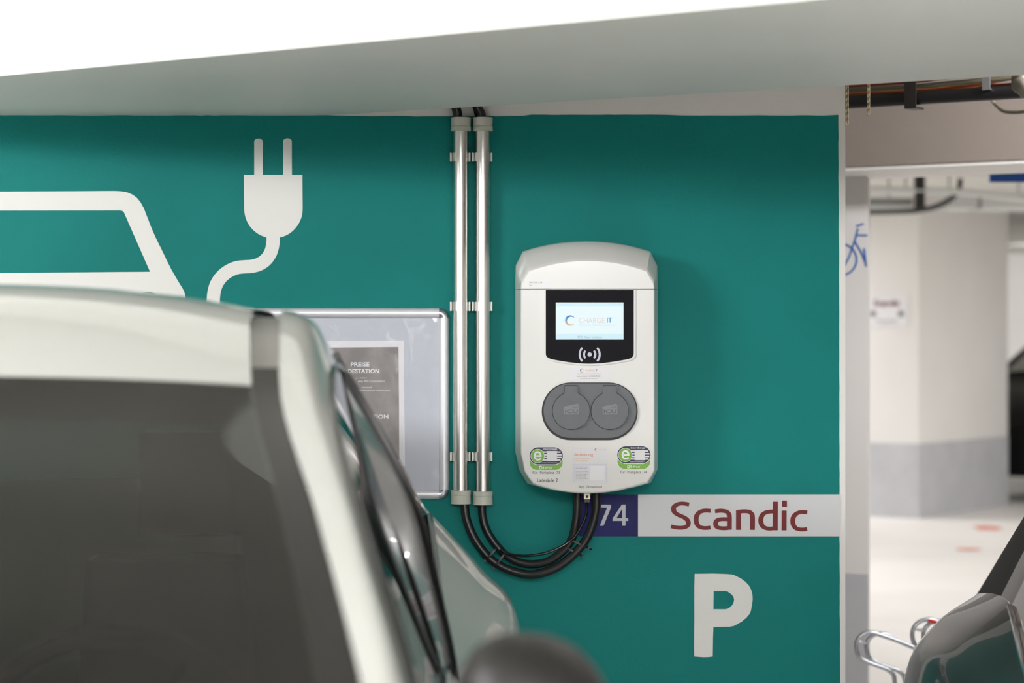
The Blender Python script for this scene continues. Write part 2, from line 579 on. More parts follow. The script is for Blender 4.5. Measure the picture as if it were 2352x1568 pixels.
# second beam, farther back, and the pier under it
P2 = Vector((1.108, 8.0, 0))
ZB = CAM_H + 0.578
pl = lambda a, b: (P2 + U * a + V * b)
bm = new()
prism(bm, [tuple(pl(a, b).xy) for a, b in ((-3.5, 0), (9, 0), (9, 0.45), (-3.5, 0.45))], ZB, CEIL + 0.02)
bevel(bm, 0.01, 2)
beam2 = struct(obj('beam', bm, M['beam_far'], smooth=True))
bm = new()
prism(bm, [tuple(pl(a, b).xy) for a, b in ((-3.5, 0.012), (9, 0.012), (9, 0.44), (-3.5, 0.44))], ZB - 0.012, ZB + 0.01)
o = obj('lit_soffit', bm, M['white_wall'], beam2); o['label'] = 'light slab added for the bounce-lit underside'  # added slab: light from the floor painted as a paler underside
e0 = pl(-0.06, 0.30)
bm = new()
prism(bm, [tuple(pl(-2.6, 0.30).xy), tuple(e0.xy), (e0.x + 0.17 * 0.26, e0.y + 0.26), tuple((pl(-2.6, 0.30) + Vector((0.044, 0.26, 0))).xy)], 0, ZB + 0.01)
pier = struct(obj('wall_side', bm, M['white_wall']))


def onplane(P, n, off=0.0):
    n = Vector(n).normalized()
    O = Vector((0, 0, CAM_H))

    def f(px, py):
        d = Vector(((px - IW / 2) / F, 1, -(py - IH / 2) / F))
        return O + d * ((P - O).dot(n) / d.dot(n)) + n * off
    return f


nP = -V
put_pier = onplane(e0, nP, 0.002)
bm = new(); plate(bm, [Vector((*pl(-2.6, 0.298).xy, 0.0)), Vector((*pl(-0.06, 0.298).xy, 0.0)), Vector((*pl(-0.06, 0.298).xy, 0.622)), Vector((*pl(-2.6, 0.298).xy, 0.628))], (), V * 0.002)
o = obj('grey_paint', bm, M['dado'], pier); o['label'] = 'grey painted lower band'
bm = new()
bt = V * 0.001
ribbon(bm, arc(1932, 596, 36, 0, 360, 30), 4.2, put=put_pier, smooth=False, thick=bt)
for a in ([(1938, 612), (1950, 592), (1966, 545), (1971, 524)], [(1967, 519), (1984, 514)], [(1966, 540), (1993, 540.5)], [(1963, 553), (1978, 578), (1989, 604)], [(1985, 570), (1990, 612)]):
    ribbon(bm, a, 4.2, put=put_pier, smooth=False, thick=bt)
o = obj('painted_bicycle', bm, M['blue_paint'], pier); o['label'] = 'blue painted bicycle symbol'

# pillar in the hall behind
C0 = Vector((3.263, 19.4, 0))
prm = [C0, C0 + V * 1.92, C0 + V * 1.92 - U * 0.8, C0 - U * 0.8]
bm = new(); prism(bm, [tuple(p.xy) for p in prm], 0, CEIL + 0.02)
pillar = struct(obj('pillar', bm, M['white_wall']))
bm = new()
off = 0.004
prg = [C0 + (U - V) * off, C0 + V * (1.92 + off) + U * off, C0 + V * (1.92 + off) - U * (0.8 + off), C0 - U * (0.8 + off) - V * off]
prism(bm, [tuple(p.xy) for p in prg], 0, 0.6)
o = obj('grey_paint', bm, M['dado'], pillar); o['label'] = 'grey painted lower band'
# worn red arrows on the floor of the hall
bm = new()
for cx, cy, wx, wy in ((3.62, 18.4, 0.12, 0.05), (3.92, 18.1, 0.10, 0.04), (3.12, 16.5, 0.10, 0.02)):
    ps = [(cx + wx * math.cos(a) * random.uniform(0.7, 1.1), cy + wy * 6 * math.sin(a) * random.uniform(0.6, 1.1), 0.003) for a in [2 * math.pi * k / 14 for k in range(14)]]
    plate(bm, ps, (), (0, 0, -0.002))
o = obj('floor_marking', bm, M['floor_red'], fl); o['label'] = 'worn red floor marking'

# ================================================================== CARS
def interp(tab, s):
    """smooth monotone-ish interpolation of (s, t, h) rows"""
    n = len(tab)
    if s <= tab[0][0]:
        return tab[0][1:]
    if s >= tab[-1][0]:
        return tab[-1][1:]
    i = max(k for k in range(n - 1) if tab[k][0] <= s)
    x0, x1 = tab[i][0], tab[i + 1][0]
    u = (s - x0) / (x1 - x0)
    res = []
    for c in (1, 2):
        y0, y1 = tab[i][c], tab[i + 1][c]
        d = (y1 - y0) / (x1 - x0)
        dp = (y0 - tab[i - 1][c]) / (x0 - tab[i - 1][0]) if i > 0 else d
        dn = (tab[i + 2][c] - y1) / (tab[i + 2][0] - x1) if i + 2 < n else d
        m0 = 0 if dp * d <= 0 else 2 * dp * d / (dp + d)
        m1 = 0 if dn * d <= 0 else 2 * dn * d / (dn + d)
        hh = x1 - x0
        res.append((2 * u ** 3 - 3 * u * u + 1) * y0 + (u ** 3 - 2 * u * u + u) * hh * m0 + (-2 * u ** 3 + 3 * u * u) * y1 + (u ** 3 - u * u) * hh * m1)
    return tuple(res)


CAR = dict(
    mid=[(-1.7, 0, .60), (-1.62, 0, .72), (-1.4, 0, .84), (-.95, 0, .985), (-.9, 0, 1.04), (-.45, 0, 1.222), (0, 0, 1.375), (.1, 0, 1.43), (.25, 0, 1.48), (.5, 0, 1.508), (.9, 0, 1.512), (1.4, 0, 1.49), (1.9, 0, 1.43), (2.25, 0, 1.03), (2.36, 0, .62)],
    edge=[(-1.7, .5, .58), (-1.62, .55, .70), (-1.4, .6, .82), (-.95, .64, .975), (-.9, .635, 1.02), (-.75, .618, 1.074), (-.4, .56, 1.212), (0, .49, 1.362), (.1, .48, 1.405), (.25, .468, 1.447), (.4, .46, 1.467), (.75, .455, 1.47), (1.4, .43, 1.45), (1.9, .415, 1.39), (2.25, .52, 1.0), (2.36, .6, .6)],
    ditch=[(-1.7, .52, .57), (-1.4, .63, .81), (-.95, .69, .965), (-.9, .685, 1.01), (-.75, .662, 1.074), (-.4, .60, 1.212), (0, .527, 1.362), (.1, .52, 1.405), (.25, .51, 1.447), (.4, .505, 1.468), (.75, .50, 1.468), (1.4, .47, 1.446), (1.9, .45, 1.385), (2.25, .55, .99), (2.36, .63, .6)],
    crest=[(-1.7, .55, .56), (-1.4, .66, .79), (-.95, .72, .95), (-.9, .715, 1.0), (-.75, .695, 1.078), (-.4, .635, 1.215), (0, .565, 1.362), (.25, .552, 1.43), (.4, .55, 1.448), (.75, .54, 1.44), (1.4, .513, 1.413), (1.9, .495, 1.355), (2.25, .6, .97), (2.36, .66, .59)],
    gtop=[(-1.7, .58, .55), (-1.4, .69, .77), (-.95, .735, .93), (-.9, .73, .97), (-.75, .716, 1.04), (-.4, .653, 1.19), (0, .594, 1.335), (.4, .580, 1.384), (.75, .578, 1.370), (1.4, .560, 1.34), (1.9, .553, 1.26), (2.25, .64, .94), (2.36, .68, .58)],
    belt=[(-1.7, .62, .54), (-1.4, .71, .75), (-.95, .745, .90), (-.75, .745, .93), (-.4, .742, .915), (0, .742, .90), (.75, .745, .89), (1.0, .735, .95), (1.4, .708, 1.10), (1.9, .69, 1.05), (2.25, .67, .90), (2.36, .70, .57)],
    shoulder=[(-1.7, .64, .53), (-1.4, .75, .70), (-.95, .785, .85), (-.4, .785, .845), (.75, .785, .83), (1.0, .795, .88), (1.4, .812, .985), (1.9, .79, .95), (2.25, .72, .84), (2.36, .71, .56)],
    wide=[(-1.7, .66, .5), (-1.4, .82, .60), (-.95, .86, .66), (-.4, .845, .66), (.75, .84, .66), (1.0, .86, .74), (1.4, .888, .87), (1.9, .86, .80), (2.25, .76, .70), (2.36, .72, .54)],
    hip=[(-1.7, .66, .42), (-1.4, .84, .45), (-.4, .85, .45), (.75, .85, .45), (1.4, .89, .5), (1.9, .87, .5), (2.36, .72, .45)],
    sill=[(-1.7, .62, .22), (-1.4, .78, .2), (1.9, .80, .2), (2.36, .68, .24)],
)


def make_car(name, label, org, yaw, paint, hmap=None, furnished=True, flip=1):
    """org = floor point under the centre of the windshield header; yaw turns the car"""
    dr = Vector((-math.sin(R(yaw)), math.cos(R(yaw)), 0)) * flip
    er = Vector((dr.y, -dr.x, 0))
    root = thing(name, label, 'car', tuple(org))
    O = Vector(org)

    def P(s, t, h):
        return O + dr * s + er * t + Vector((0, 0, hmap(h) if hmap else h))

    def sect(lines, s, sd, n=4):
        ps = [Vector((*interp(CAR[l], s), 0)) for l in lines]
        ps = spline(ps, n) if len(ps) > 2 else ps
        return [P(s, sd * p.x, p.y) for p in ps]

    def rng(a, b, n):
        return [a + (b - a) * i / n for i in range(n + 1)]

    def skin(nm, lines, a, b, n, m, sides=(1, -1), k=4, parent=root, drop=0.0, lab=None):
        bm = new()
        for sd in sides:
            rows = [sect(lines, s, sd, k) for s in rng(a, b, n)]
            if drop:
                rows = [[p - Vector((0, 0, drop)) for p in r] for r in rows]
            grid(bm, rows)
        o = obj(nm, bm, m, parent, True, 50, doubles=1e-5)
        if lab:
            o['label'] = lab
        return o

    def across(nm, a, b, n, m, k=10, inset=0.0, lift=0.0, f0=-1.0, f1=1.0):
        """sheet across the car between both edge lines"""
        bm = new()
        rows = []
        for s in rng(a, b, n):
            _, hc = interp(CAR['mid'], s)
            te, he = interp(CAR['edge'], s)
            te -= inset
            rows.append([P(s, te * f, hc + (he - hc) * abs(f) ** 2.4 + lift) for f in rng(f0, f1, k)])
        grid(bm, rows)
        return obj(nm, bm, m, root, True, 50)

    pm = paint
    across('hood', -1.7, -.93, 14, pm)
    across('roof_panel', 0.0, 1.86, 26, pm, 20)
    across('tailgate', 2.2, 2.36, 6, pm)
    across('rear_window', 1.88, 2.2, 8, M['glass_dark'])
    across('windshield', -.9, 0.0, 18, M['glass_screen'], 16)
    b = across('windshield_border', -.13, 0.0, 5, M['frit'], 16, lift=-0.004)
    for f0, f1 in ((-1, -.9), (.9, 1)):
        across('windshield_border', -.9, -.1, 14, M['frit'], 3, lift=-0.004, f0=f0, f1=f1)
    for sd in (1, -1):
        skin('windshield_trim', ['edge', 'ditch'], -.9, .06, 22, M['trim'], (sd,), drop=0.004, lab='glossy black trim')
        skin('roof_channel', ['edge', 'ditch'], .06, 1.9, 20, M['channel'], (sd,), drop=0.012, lab='grey roof channel')
        skin('roof_rail', ['ditch', 'crest', 'gtop'], -.92, 2.2, 46, pm, (sd,), k=6)
        skin('side_body', ['belt', 'shoulder', 'wide', 'hip', 'sill'], -1.7, 2.36, 56, pm, (sd,), k=6)
        skin('front_fender', ['edge', 'ditch', 'crest', 'gtop', 'belt'], -1.7, -.9, 12, pm, (sd,), k=3)
        skin('rear_pillar', ['gtop', 'belt'], 1.34, 1.52, 6, pm, (sd,))
        skin('rear_quarter_trim', ['gtop', 'belt'], 1.52, 1.94, 8, M['matte_black'], (sd,), lab='black rear quarter trim')
        skin('rear_corner', ['gtop', 'belt'], 1.94, 2.36, 8, pm, (sd,))
        dg = skin('front_door_window', ['gtop', 'belt'], -.86, .62, 26, M['glass_dark'], (sd,))
        rg = skin('rear_door_window', ['gtop', 'belt'], .72, 1.34, 8, M['glass_dark'], (sd,))
        # door pillar: broad glossy strip between two black seals
        bm = new()
        rows = []
        fe = [(1.40, .572), (1.365, .585), (1.286, .614), (1.163, .659), (1.068, .698), (.991, .724), (.93, .743), (.87, .755)]
        re_ = [(1.40, .568), (1.373, .582), (1.265, .646), (1.153, .70), (1.041, .729), (.92, .757), (.86, .765), (.80, .768)]
        fe, re_ = spline([(t, hh, 0) for hh, t in fe], 3), spline([(t, hh, 0) for hh, t in re_], 3)
        for q in rng(0, 1, 8):
            rows.append([P(.62 + .13 * q, sd * (a.x + (b_.x - a.x) * q - .006 - .008 * (1 - q)), a.y + (b_.y - a.y) * q) for a, b_ in zip(fe, re_)])
        grid(bm, rows)
        obj('door_pillar', bm, M['pillar_gloss'] if furnished else M['matte_black'], root, True, 60)
        for k in (0, 8):
            bm = new(); tube(bm, rows[k], 0.005 if k == 0 else 0.009, 8)
            obj('window_seal', bm, M['trim'], root, True)
        bm = new(); tube(bm, [P(s, sd * (interp(CAR['gtop'], s)[0] + .004), interp(CAR['gtop'], s)[1]) for s in rng(-.86, 1.34, 34)], 0.004, 8)
        obj('window_seal', bm, M['trim'], root, True)
        bm = new(); tube(bm, [P(s, sd * (interp(CAR['belt'], s)[0] + .004), interp(CAR['belt'], s)[1]) for s in rng(-.86, 1.34, 34)], 0.006, 8)
        obj('window_trim', bm, M['chrome'], root, True)
        # door mirror
        bm = new()
        mc = P(-.85, sd * .835, 1.05)
        bmesh.ops.create_uvsphere(bm, u_segments=28, v_segments=16, radius=1)
        for v in bm.verts:
            c = v.co.copy()
            yy = c.y if c.y < 0.35 else 0.35
            c2 = Vector((math.copysign(abs(c.x) ** .85, c.x) * .078, yy * .075, math.copysign(abs(c.z) ** .9, c.z) * .085))
            v.co = mc + er * c2.x + dr * c2.y + Vector((0, 0, c2.z + (0.012 * c.x * sd * -1)))
        mir = obj('door_mirror', bm, M['mirror_shell'], root, True, 50)
        bm = new(); tube(bm, [P(-.84, sd * .72, .97), P(-.85, sd * .79, .995)], 0.026, 10)
        obj('mirror_foot', bm, M['mirror_shell'], mir, True)
        bm = new(); plate(bm, [mc + er * (.068 * math.cos(a)) + dr * .028 + Vector((0, 0, .07 * math.sin(a))) for a in [2 * math.pi * k / 20 for k in range(20)]], (), dr * -.002)
        obj('mirror_glass', bm, M['chrome'], mir)
        # lamps
        bm = new(); grid(bm, [[P(s, sd * (interp(CAR['shoulder'], s)[0] + .004 - .16 * q), interp(CAR['shoulder'], s)[1] - .02 + .09 * q + 0.012) for q in rng(0, 1, 4)] for s in rng(-1.62, -1.3, 6)])
        obj('headlight', bm, M['lens'], root, True)
        bm = new(); box(bm, -.06, .06, -.03, .02, -.10, .10, Matrix.Translation(P(2.30, sd * .58, .76)))
        bevel(bm, .02, 2)
        obj('tail_light', bm, M['tail'], root, True)
        # wheels
        for s in (-1.08, 1.5):
            c = P(s, sd * .76, 0)
            c.z = .31
            bm = new()
            prof = [(.19, -.09), (.27, -.1), (.31, -.075), (.31, .075), (.27, .1), (.19, .09)]
            grid(bm, [[c + er * w + dr * (r * math.cos(a)) + Vector((0, 0, r * math.sin(a))) for r, w in prof] for a in [2 * math.pi * k / 28 for k in range(29)]])
            wh = obj('wheel', bm, M['rubber'], root, True, doubles=1e-5)
            bm = new()
            rim = [c + er * (.07 * sd) + dr * (.2 * math.cos(a)) + Vector((0, 0, .2 * math.sin(a))) for a in [2 * math.pi * k / 24 for k in range(24)]]
            plate(bm, rim, (), er * (-.03 * sd))
            obj('wheel_rim', bm, M['rim'], wh)
    # underside and bumpers close the body
    bm = new()
    grid(bm, [[P(s, f * interp(CAR['sill'], s)[0], .2 if abs(f) < 1 else interp(CAR['sill'], s)[1]) for f in (-1, -.9, .9, 1)] for s in rng(-1.7, 2.36, 20)])
    obj('underbody', bm, M['black'], root)
    for s, nm in ((-1.7, 'front_bumper'), (2.36, 'rear_bumper')):
        bm = new()
        rows = []
        for l in ('edge', 'belt', 'wide', 'hip', 'sill'):
            t, hh = interp(CAR[l], s)
            rows.append([P(s + (-.05 if s < 0 else .05) * (1 - abs(f) ** 3), f * t, hh + (interp(CAR['mid'], s)[1] - hh) * (1 - abs(f)) * (1 if l == 'edge' else 0)) for f in rng(-1, 1, 12)])
        grid(bm, rows)
        obj(nm, bm, pm, root, True)
    if furnished:
        bm = new(); box(bm, -.62, .62, -.02, .42, 0, .2)
        for v in bm.verts:
            v.co = P(-.80 + v.co.y * 1.1, v.co.x, .80 + v.co.z - (.06 if v.co.y < .1 and v.co.z > .1 else 0))
        bevel(bm, .04, 3)
        obj('dashboard', bm, M['dash'], root, True)
        ctr = Vector((.30, 1.0))
        ring = [(.19 * math.cos(a), .19 * math.sin(a)) for a in [2 * math.pi * k / 32 for k in range(32)]]
        bm = new(); tube(bm, [P(-.16 + .4 * y, .32 + x, .87 + y * .9) for x, y in ring], .016, 8, closed=True)
        for a in (90, 210, 330):
            tube(bm, [P(-.16, .32, .87), P(-.16 + .4 * .19 * math.sin(R(a + 90)), .32 + .19 * math.cos(R(a + 90)), .87 + .17 * math.sin(R(a + 90)))], .014, 6)
        obj('steering_wheel', bm, M['dash'], root, True)
        for t in (-.36, .36):
            bm = new(); box(bm, -.24, .24, 0, .5, 0, .16, Matrix.Identity(4))
            for v in bm.verts:
                v.co = P(.15 + v.co.y, t + v.co.x, .32 + v.co.z)
            bm2 = new()
            bevel(bm, .05, 3)
            st = obj('seat', bm, M['seat'], root, True)
            bm2.free()
            bm = new(); box(bm, -.23, .23, 0, .14, 0, .62)
            for v in bm.verts:
                v.co = P(.62 + v.co.y + v.co.z * .25, t + v.co.x * (1 - .2 * v.co.z), .44 + v.co.z)
            bevel(bm, .05, 3); obj('backrest', bm, M['seat'], st, True)
            bm = new(); box(bm, -.12, .12, 0, .1, 0, .17)
            for v in bm.verts:
                v.co = P(.80 + v.co.y, t + v.co.x, 1.1 + v.co.z)
            bevel(bm, .04, 3); obj('headrest', bm, M['seat'], st, True)
    return root


M['pillar_gloss'] = mat('gloss_grey_pillar', (118, 120, 122), 0.22, coat=0.6)
car1 = make_car('car', 'white car facing out, blurred roof and windshield left of the poster frame', (-0.835, 3.19, 0), 1.5, M['white_car'])
bm = new(); plate(bm, [W(500 + 9 * math.cos(a), 965 + 11 * math.sin(a), 3.17) for a in [2 * math.pi * k / 12 for k in range(12)]], (), (0, 0.003, 0))
o = obj('reflection_disc', bm, M['amber_reflection'], car1); o['label'] = 'small orange disc painted for a windshield reflection'  # orange glass reflection painted as a small disc


def low(h):
    xs = ((0, 0), (.3, .3), (1.10, .865), (1.512, 1.38))
    for (a, b), (c, d) in zip(xs, xs[1:]):
        if h <= c:
            return b + (d - b) * (h - a) / (c - a)
    return xs[-1][1]


car2 = make_car('car', 'dark grey car facing out at the right edge beside the white wall end', (1.72, 3.75, 0), -2.0, M['grey_car'], low, furnished=False)
car3 = make_car('car', 'black car parked far back behind the thick pillar', (5.55, 22.7, 0), -30, M['black_car'], lambda h: h * 1.12, furnished=False)

# ================================================================== THE CHARGING STATION
YB, YF = YW - 0.002, YW - 0.205                      # its back on the wall, its front face
charger = thing('charging_station', 'white wall charging station with black screen and two grey sockets', 'charging station', (0.176, YW, 1.4))


def case_ring(inset_x, inset_t, inset_b, y, corner=1.0):
    """closed outline (3-D points) of the case, measured on its front plane"""
    Yr = YW - 0.12
    xl, xr = 1183.5 + inset_x, 1514 - inset_x
    cx = 1349
    pts = []
    # top arc
    for i in range(17):
        f = -1 + 2 * i / 16
        w = (xr - xl) / 2 - 17 + inset_x * 0.0
        pts.append(((xl + xr) / 2 + f * w, 551.5 + inset_t + 24 * abs(f) ** 2.1))
    # right side
    ry = [608 + inset_t * 0.9, 640 + inset_t * 0.5, 700, 800, 900, 1000, 1040]
    pts += [(xr - (0 if k else 1), yy) for k, yy in enumerate(ry)]
    pts += [(xr, 1079 - inset_b * 0.2), (xr - 8, 1095 - inset_b * 0.5), (xr - 16.5, 1111 - inset_b)]
    for i in range(1, 16):
        f = 1 - 2 * i / 16
        w = (xr - xl) / 2 - 17
        pts.append(((xl + xr) / 2 + f * w, 1135 - inset_b - 25 * abs(f) ** 2))
    pts += [(xl + 28, 1113 - inset_b), (xl + 18, 1097 - inset_b * 0.5), (xl + 8, 1080 - inset_b * 0.2), (xl + 4, 1055)]
    pts += [(xl + (0 if k else 1), yy) for k, yy in reversed(list(enumerate(ry)))]
    out = []
    for px, py in pts:
        p = W(px, py, YW - 0.17)
        p.y = y
        out.append(p)
    return out


rings = [case_ring(6, 3, 4, YB), case_ring(4, 2, 3, YW - 0.05), case_ring(0.5, 0.5, 0.5, YW - 0.06), case_ring(0, 0, 0, YW - 0.120), case_ring(2.5, 4, 0.5, YW - 0.137),
         case_ring(6, 17, 1, YW - 0.160), case_ring(9, 30, 2, YW - 0.180), case_ring(11.5, 41, 3.5, YW - 0.1965), case_ring(12.5, 46, 5, YW - 0.2025), case_ring(14.5, 49, 8, YF)]


def cut_case(z, upper):
    bm = new()
    vr = grid(bm, rings, close=True)
    bm.faces.new(vr[-1])
    bm.faces.new(list(reversed(vr[0])))
    geom = list(bm.verts) + list(bm.edges) + list(bm.faces)
    r = bmesh.ops.bisect_plane(bm, geom=geom, plane_co=(0, 0, z), plane_no=(0, 0, 1 if upper else -1), clear_inner=True)
    es = [e for e in r['geom_cut'] if isinstance(e, bmesh.types.BMEdge)]
    bmesh.ops.edgeloop_fill(bm, edges=es)
    return bm


YP = YW - 0.17                                          # plane the case outline was measured on
zc = W(0, 663.6, YF).z
o = obj('top_cover', cut_case(zc + 0.0006, True), M['shell'], charger, True, 28)
o = obj('front_cover', cut_case(zc - 0.0006, False), M['shell'], charger, True, 28)


def onface(off=0.0):
    return lambda px, py: Vector(((px - IW / 2) / F * YF, YF - off, CAM_H - (py - IH / 2) / F * YF))


# screen panel with its raised rim
def panel_outline(g):
    o = [(1254 - g, 666 - g * .3), (1455 + g, 666 - g * .3), (1455 + g, 812)]
    o += [(1454 + g, 817 + g * .5), (1450 + g * .8, 821 + g * .7), (1443 + g * .5, 824 + g)]
    o += [(1443 + (1265 - 1443) * i / 12, 824 + g + 10.5 * math.sin(math.pi * i / 12)) for i in range(1, 12)]
    o += [(1266 - g * .5, 824 + g), (1259 - g * .8, 821 + g * .7), (1255 - g, 817 + g * .5), (1254 - g, 812)]
    return o


f2 = onface(0.004)
bm = new(); plate(bm, [f2(*p) for p in panel_outline(4.5)], [[f2(*p) for p in panel_outline(0.6)]], (0, 0.005, 0))
bevel(bm, 0.0015, 2)
obj('screen_rim', bm, M['shell'], charger, True)
f3 = onface(0.002)
bm = new(); plate(bm, [f3(*p) for p in panel_outline(0.4)], (), (0, 0.003, 0))
screen = obj('screen_panel', bm, M['panel'], charger)
f4 = onface(0.0024)
bm = new(); plate(bm, [f4(*p) for p in ((1276.5, 694.5), (1432, 694.5), (1432, 779.5), (1276.5, 779.5))], (), (0, 0.0006, 0))
disp = obj('display', bm, M['scr'], screen); disp['label'] = 'lit pale blue display'
f5 = onface(0.0027)
bm = new()
for a in ((1277.2, 695.2, 1431.4, 703), (1277.2, 766.5, 1431.4, 779)):
    plate(bm, [f5(*p) for p in ((a[0], a[1]), (a[2], a[1]), (a[2], a[3]), (a[0], a[3]))], (), (0, 0.0002, 0))
obj('display_band', bm, M['scr_bar'], screen)
f6 = onface(0.0031)


def c_logo(cx, cy, r, put, m, parent, name='logo'):
    bm = new()
    A, B = [], []
    for i in range(25):
        a = R(38 + (318 - 38) * i / 24)
        w = (0.10 + 0.26 * math.sin(math.pi * i / 24) ** 0.8) * r
        A.append((cx + r * math.cos(a), cy - r * math.sin(a)))
        B.append((cx + (r - w) * math.cos(a) + 0.05 * r, cy - (r - w) * math.sin(a)))
    vr = [[bm.verts.new(put(*p)) for p in L] for L in (A, B)]
    for i in range(24):
        bm.faces.new((vr[0][i], vr[0][i + 1], vr[1][i + 1], vr[1][i]))
    return obj(name, bm, m, parent)


c_logo(1309.6, 736, 12, f6, M['logo_lit'], screen)
lettering('CHARGE', 1330, 729.5, 1388.5, 741.5, f6, M['scr_grey'], screen)
lettering('IT', 1394, 729, 1405.5, 741, f6, M['scr_blue'], screen, bold=0.02)
lettering('An Eneco eMobility company', 1330, 744, 1411, 749.5, f6, M['scr_pale'], screen)
lettering('RFID Karte vorhalten', 1327, 771, 1382.5, 776.5, f6, M['scr_teal'], screen)
lettering('ALF_AC00EM4598', 1278, 697.5, 1308.5, 701.5, f6, M['scr_pale'], screen)
lettering('28-12-2021 08:33', 1398, 696.5, 1430.5, 700.5, f6, M['scr_pale'], screen)
# contactless card symbol
f7 = onface(0.0029)
bm = new()
plate(bm, [f7(*p) for p in arc(1354.3, 813.8, 5.0, 0, 360, 20)[:-1]], (), (0, .0004, 0))
for rr, da in ((13, 42), (23, 42)):
    for c in (0, 180):
        ribbon(bm, arc(1354.3, 813.8, rr, c - da, c + da, 12), 4.6, put=f7, smooth=False, thick=(0, .0004, 0))
obj('card_symbol', bm, M['icon'], screen)

# service label under the screen
f1 = onface(0.0005)
q = lambda x0, y0, x1, y1: [(x0, y0), (x1, y0), (x1, y1), (x0, y1)]


def label_plate(name, x0, y0, x1, y1, m, parent, off=0.0005, r=0):
    bm = new()
    plate(bm, [onface(off)(*p) for p in q(x0, y0, x1, y1)], (), (0, 0.0004, 0))
    return obj(name, bm, m, parent)


lab = label_plate('service_label', 1301, 842, 1404, 875, M['sticker'], charger)
fl1 = onface(0.0009)
c_logo(1337, 851, 4.7, fl1, M['logo_ink'], lab)
lettering('CHARGE', 1344.5, 848.3, 1365.5, 853.2, fl1, M['amber'], lab)
lettering('IT', 1368, 848.3, 1372.2, 853, fl1, M['blue_ink'], lab, bold=.02)
label_plate('printed_line', 1325, 857.6, 1380, 858.4, M['lilac'], lab, 0.0009)
lettering('Service-Hotline: Tel. 0800 0870 500', 1325, 862, 1379, 865.3, fl1, M['ink_mid'], lab)
lettering('serviceteam@chargeit-mobility.com', 1332, 868, 1373, 870.4, fl1, M['ink_mid'], lab)
# identification label on the top cover
lab = label_plate('id_label', 1214, 645, 1271, 661.5, M['sticker'], charger)
lettering('CPID: CHIT_0128', 1215.5, 646.5, 1245, 650.8, fl1, M['ink_mid'], lab)
lettering('Tel:', 1215.5, 653, 1221, 656.5, fl1, M['ink_mid'], lab)

# socket plate with two hinged covers
def stadium(c0, c1, cy, r, n=18):
    return [(c1 + r * math.sin(R(a)), cy - r * math.cos(R(a))) for a in [180 * i / n for i in range(n + 1)]] + [(c0 - r * math.sin(R(a)), cy + r * math.cos(R(a))) for a in [180 * i / n for i in range(n + 1)]]


bm = new(); plate(bm, [onface(0.001)(*p) for p in stadium(1310.5, 1398.5, 944.3, 66.3, 24)], (), (0, 0.002, 0))
obj('socket_gasket', bm, M['socket_dark'], charger)
bm = new(); plate(bm, [onface(0.010)(*p) for p in stadium(1311, 1398.5, 942.8, 62.6, 24)], (), (0, 0.010, 0))
bevel(bm, 0.004, 3, 60)
splate = obj('socket_plate', bm, M['socket'], charger, True)
# stadium is wider than it is tall at the ends: the covers sit proud of the plate
for cx, lb in ((1311.6, 'faint'), (1399.9, 'clear')):
    cy, r = 943, 42.3
    a0 = math.degrees(math.asin(15 / r))
    out = [(cx - 15, 886), (cx + 15, 886), (cx + 15, cy - r * math.cos(R(a0)) - 3), (cx + 17.5, cy - r * math.cos(R(a0 + 4)) + 0.5)]
    out += [(cx + r * math.sin(R(a)), cy - r * math.cos(R(a))) for a in [a0 + 5 + (350 - 2 * a0) * i / 44 for i in range(45)]]
    out += [(cx - 17.5, cy - r * math.cos(R(a0 + 4)) + 0.5), (cx - 15, cy - r * math.cos(R(a0)) - 3)]
    big = [(cx + (x - cx) * (1 + 1.3 / r), cy + (y - cy) * (1 + 1.3 / r)) for x, y in out]
    bm = new(); plate(bm, [onface(0.0104)(*p) for p in big], (), (0, 0.002, 0))
    obj('cover_gap', bm, M['socket_dark'], splate)
    bm = new(); plate(bm, [onface(0.019)(*p) for p in out], (), (0, 0.0095, 0))
    bevel(bm, 0.0018, 2, 60)
    cov = obj('socket_cover', bm, M['socket'], splate, True)
    bm = new(); tube(bm, [onface(0.014)(cx - 15, 887.2), onface(0.014)(cx + 15, 887.2)], 0.0024, 8)
    obj('cover_hinge', bm, M['socket_dark'], splate, True)
    k = 1 / 16.8
    ex = lambda P: [(cx - 16.5 + (x - 1580) * k, 920 + y * k) for x, y in P]
    bm = new()
    plate(bm, [onface(0.0196)(*p) for p in ex([(1580, 230), (1605, 210), (2090, 108), (2125, 125), (2145, 170), (2145, 480), (2110, 515), (1620, 520), (1585, 490)])], (), (0, 0.0008, 0))
    em = obj('emblem', bm, M['emblem'], splate)
    bx = ex([(1620, 325), (2115, 480)])
    lettering('ICU', bx[0][0], bx[0][1], bx[1][0], bx[1][1], onface(0.0199), M['engraved'], splate, name='engraved_letters', bold=0.03)
    bx = ex([(1890, 180), (2110, 270)])
    lettering('xoll', bx[0][0], bx[0][1], bx[1][0], bx[1][1], onface(0.0199), M['engraved'], splate, name='engraved_letters')

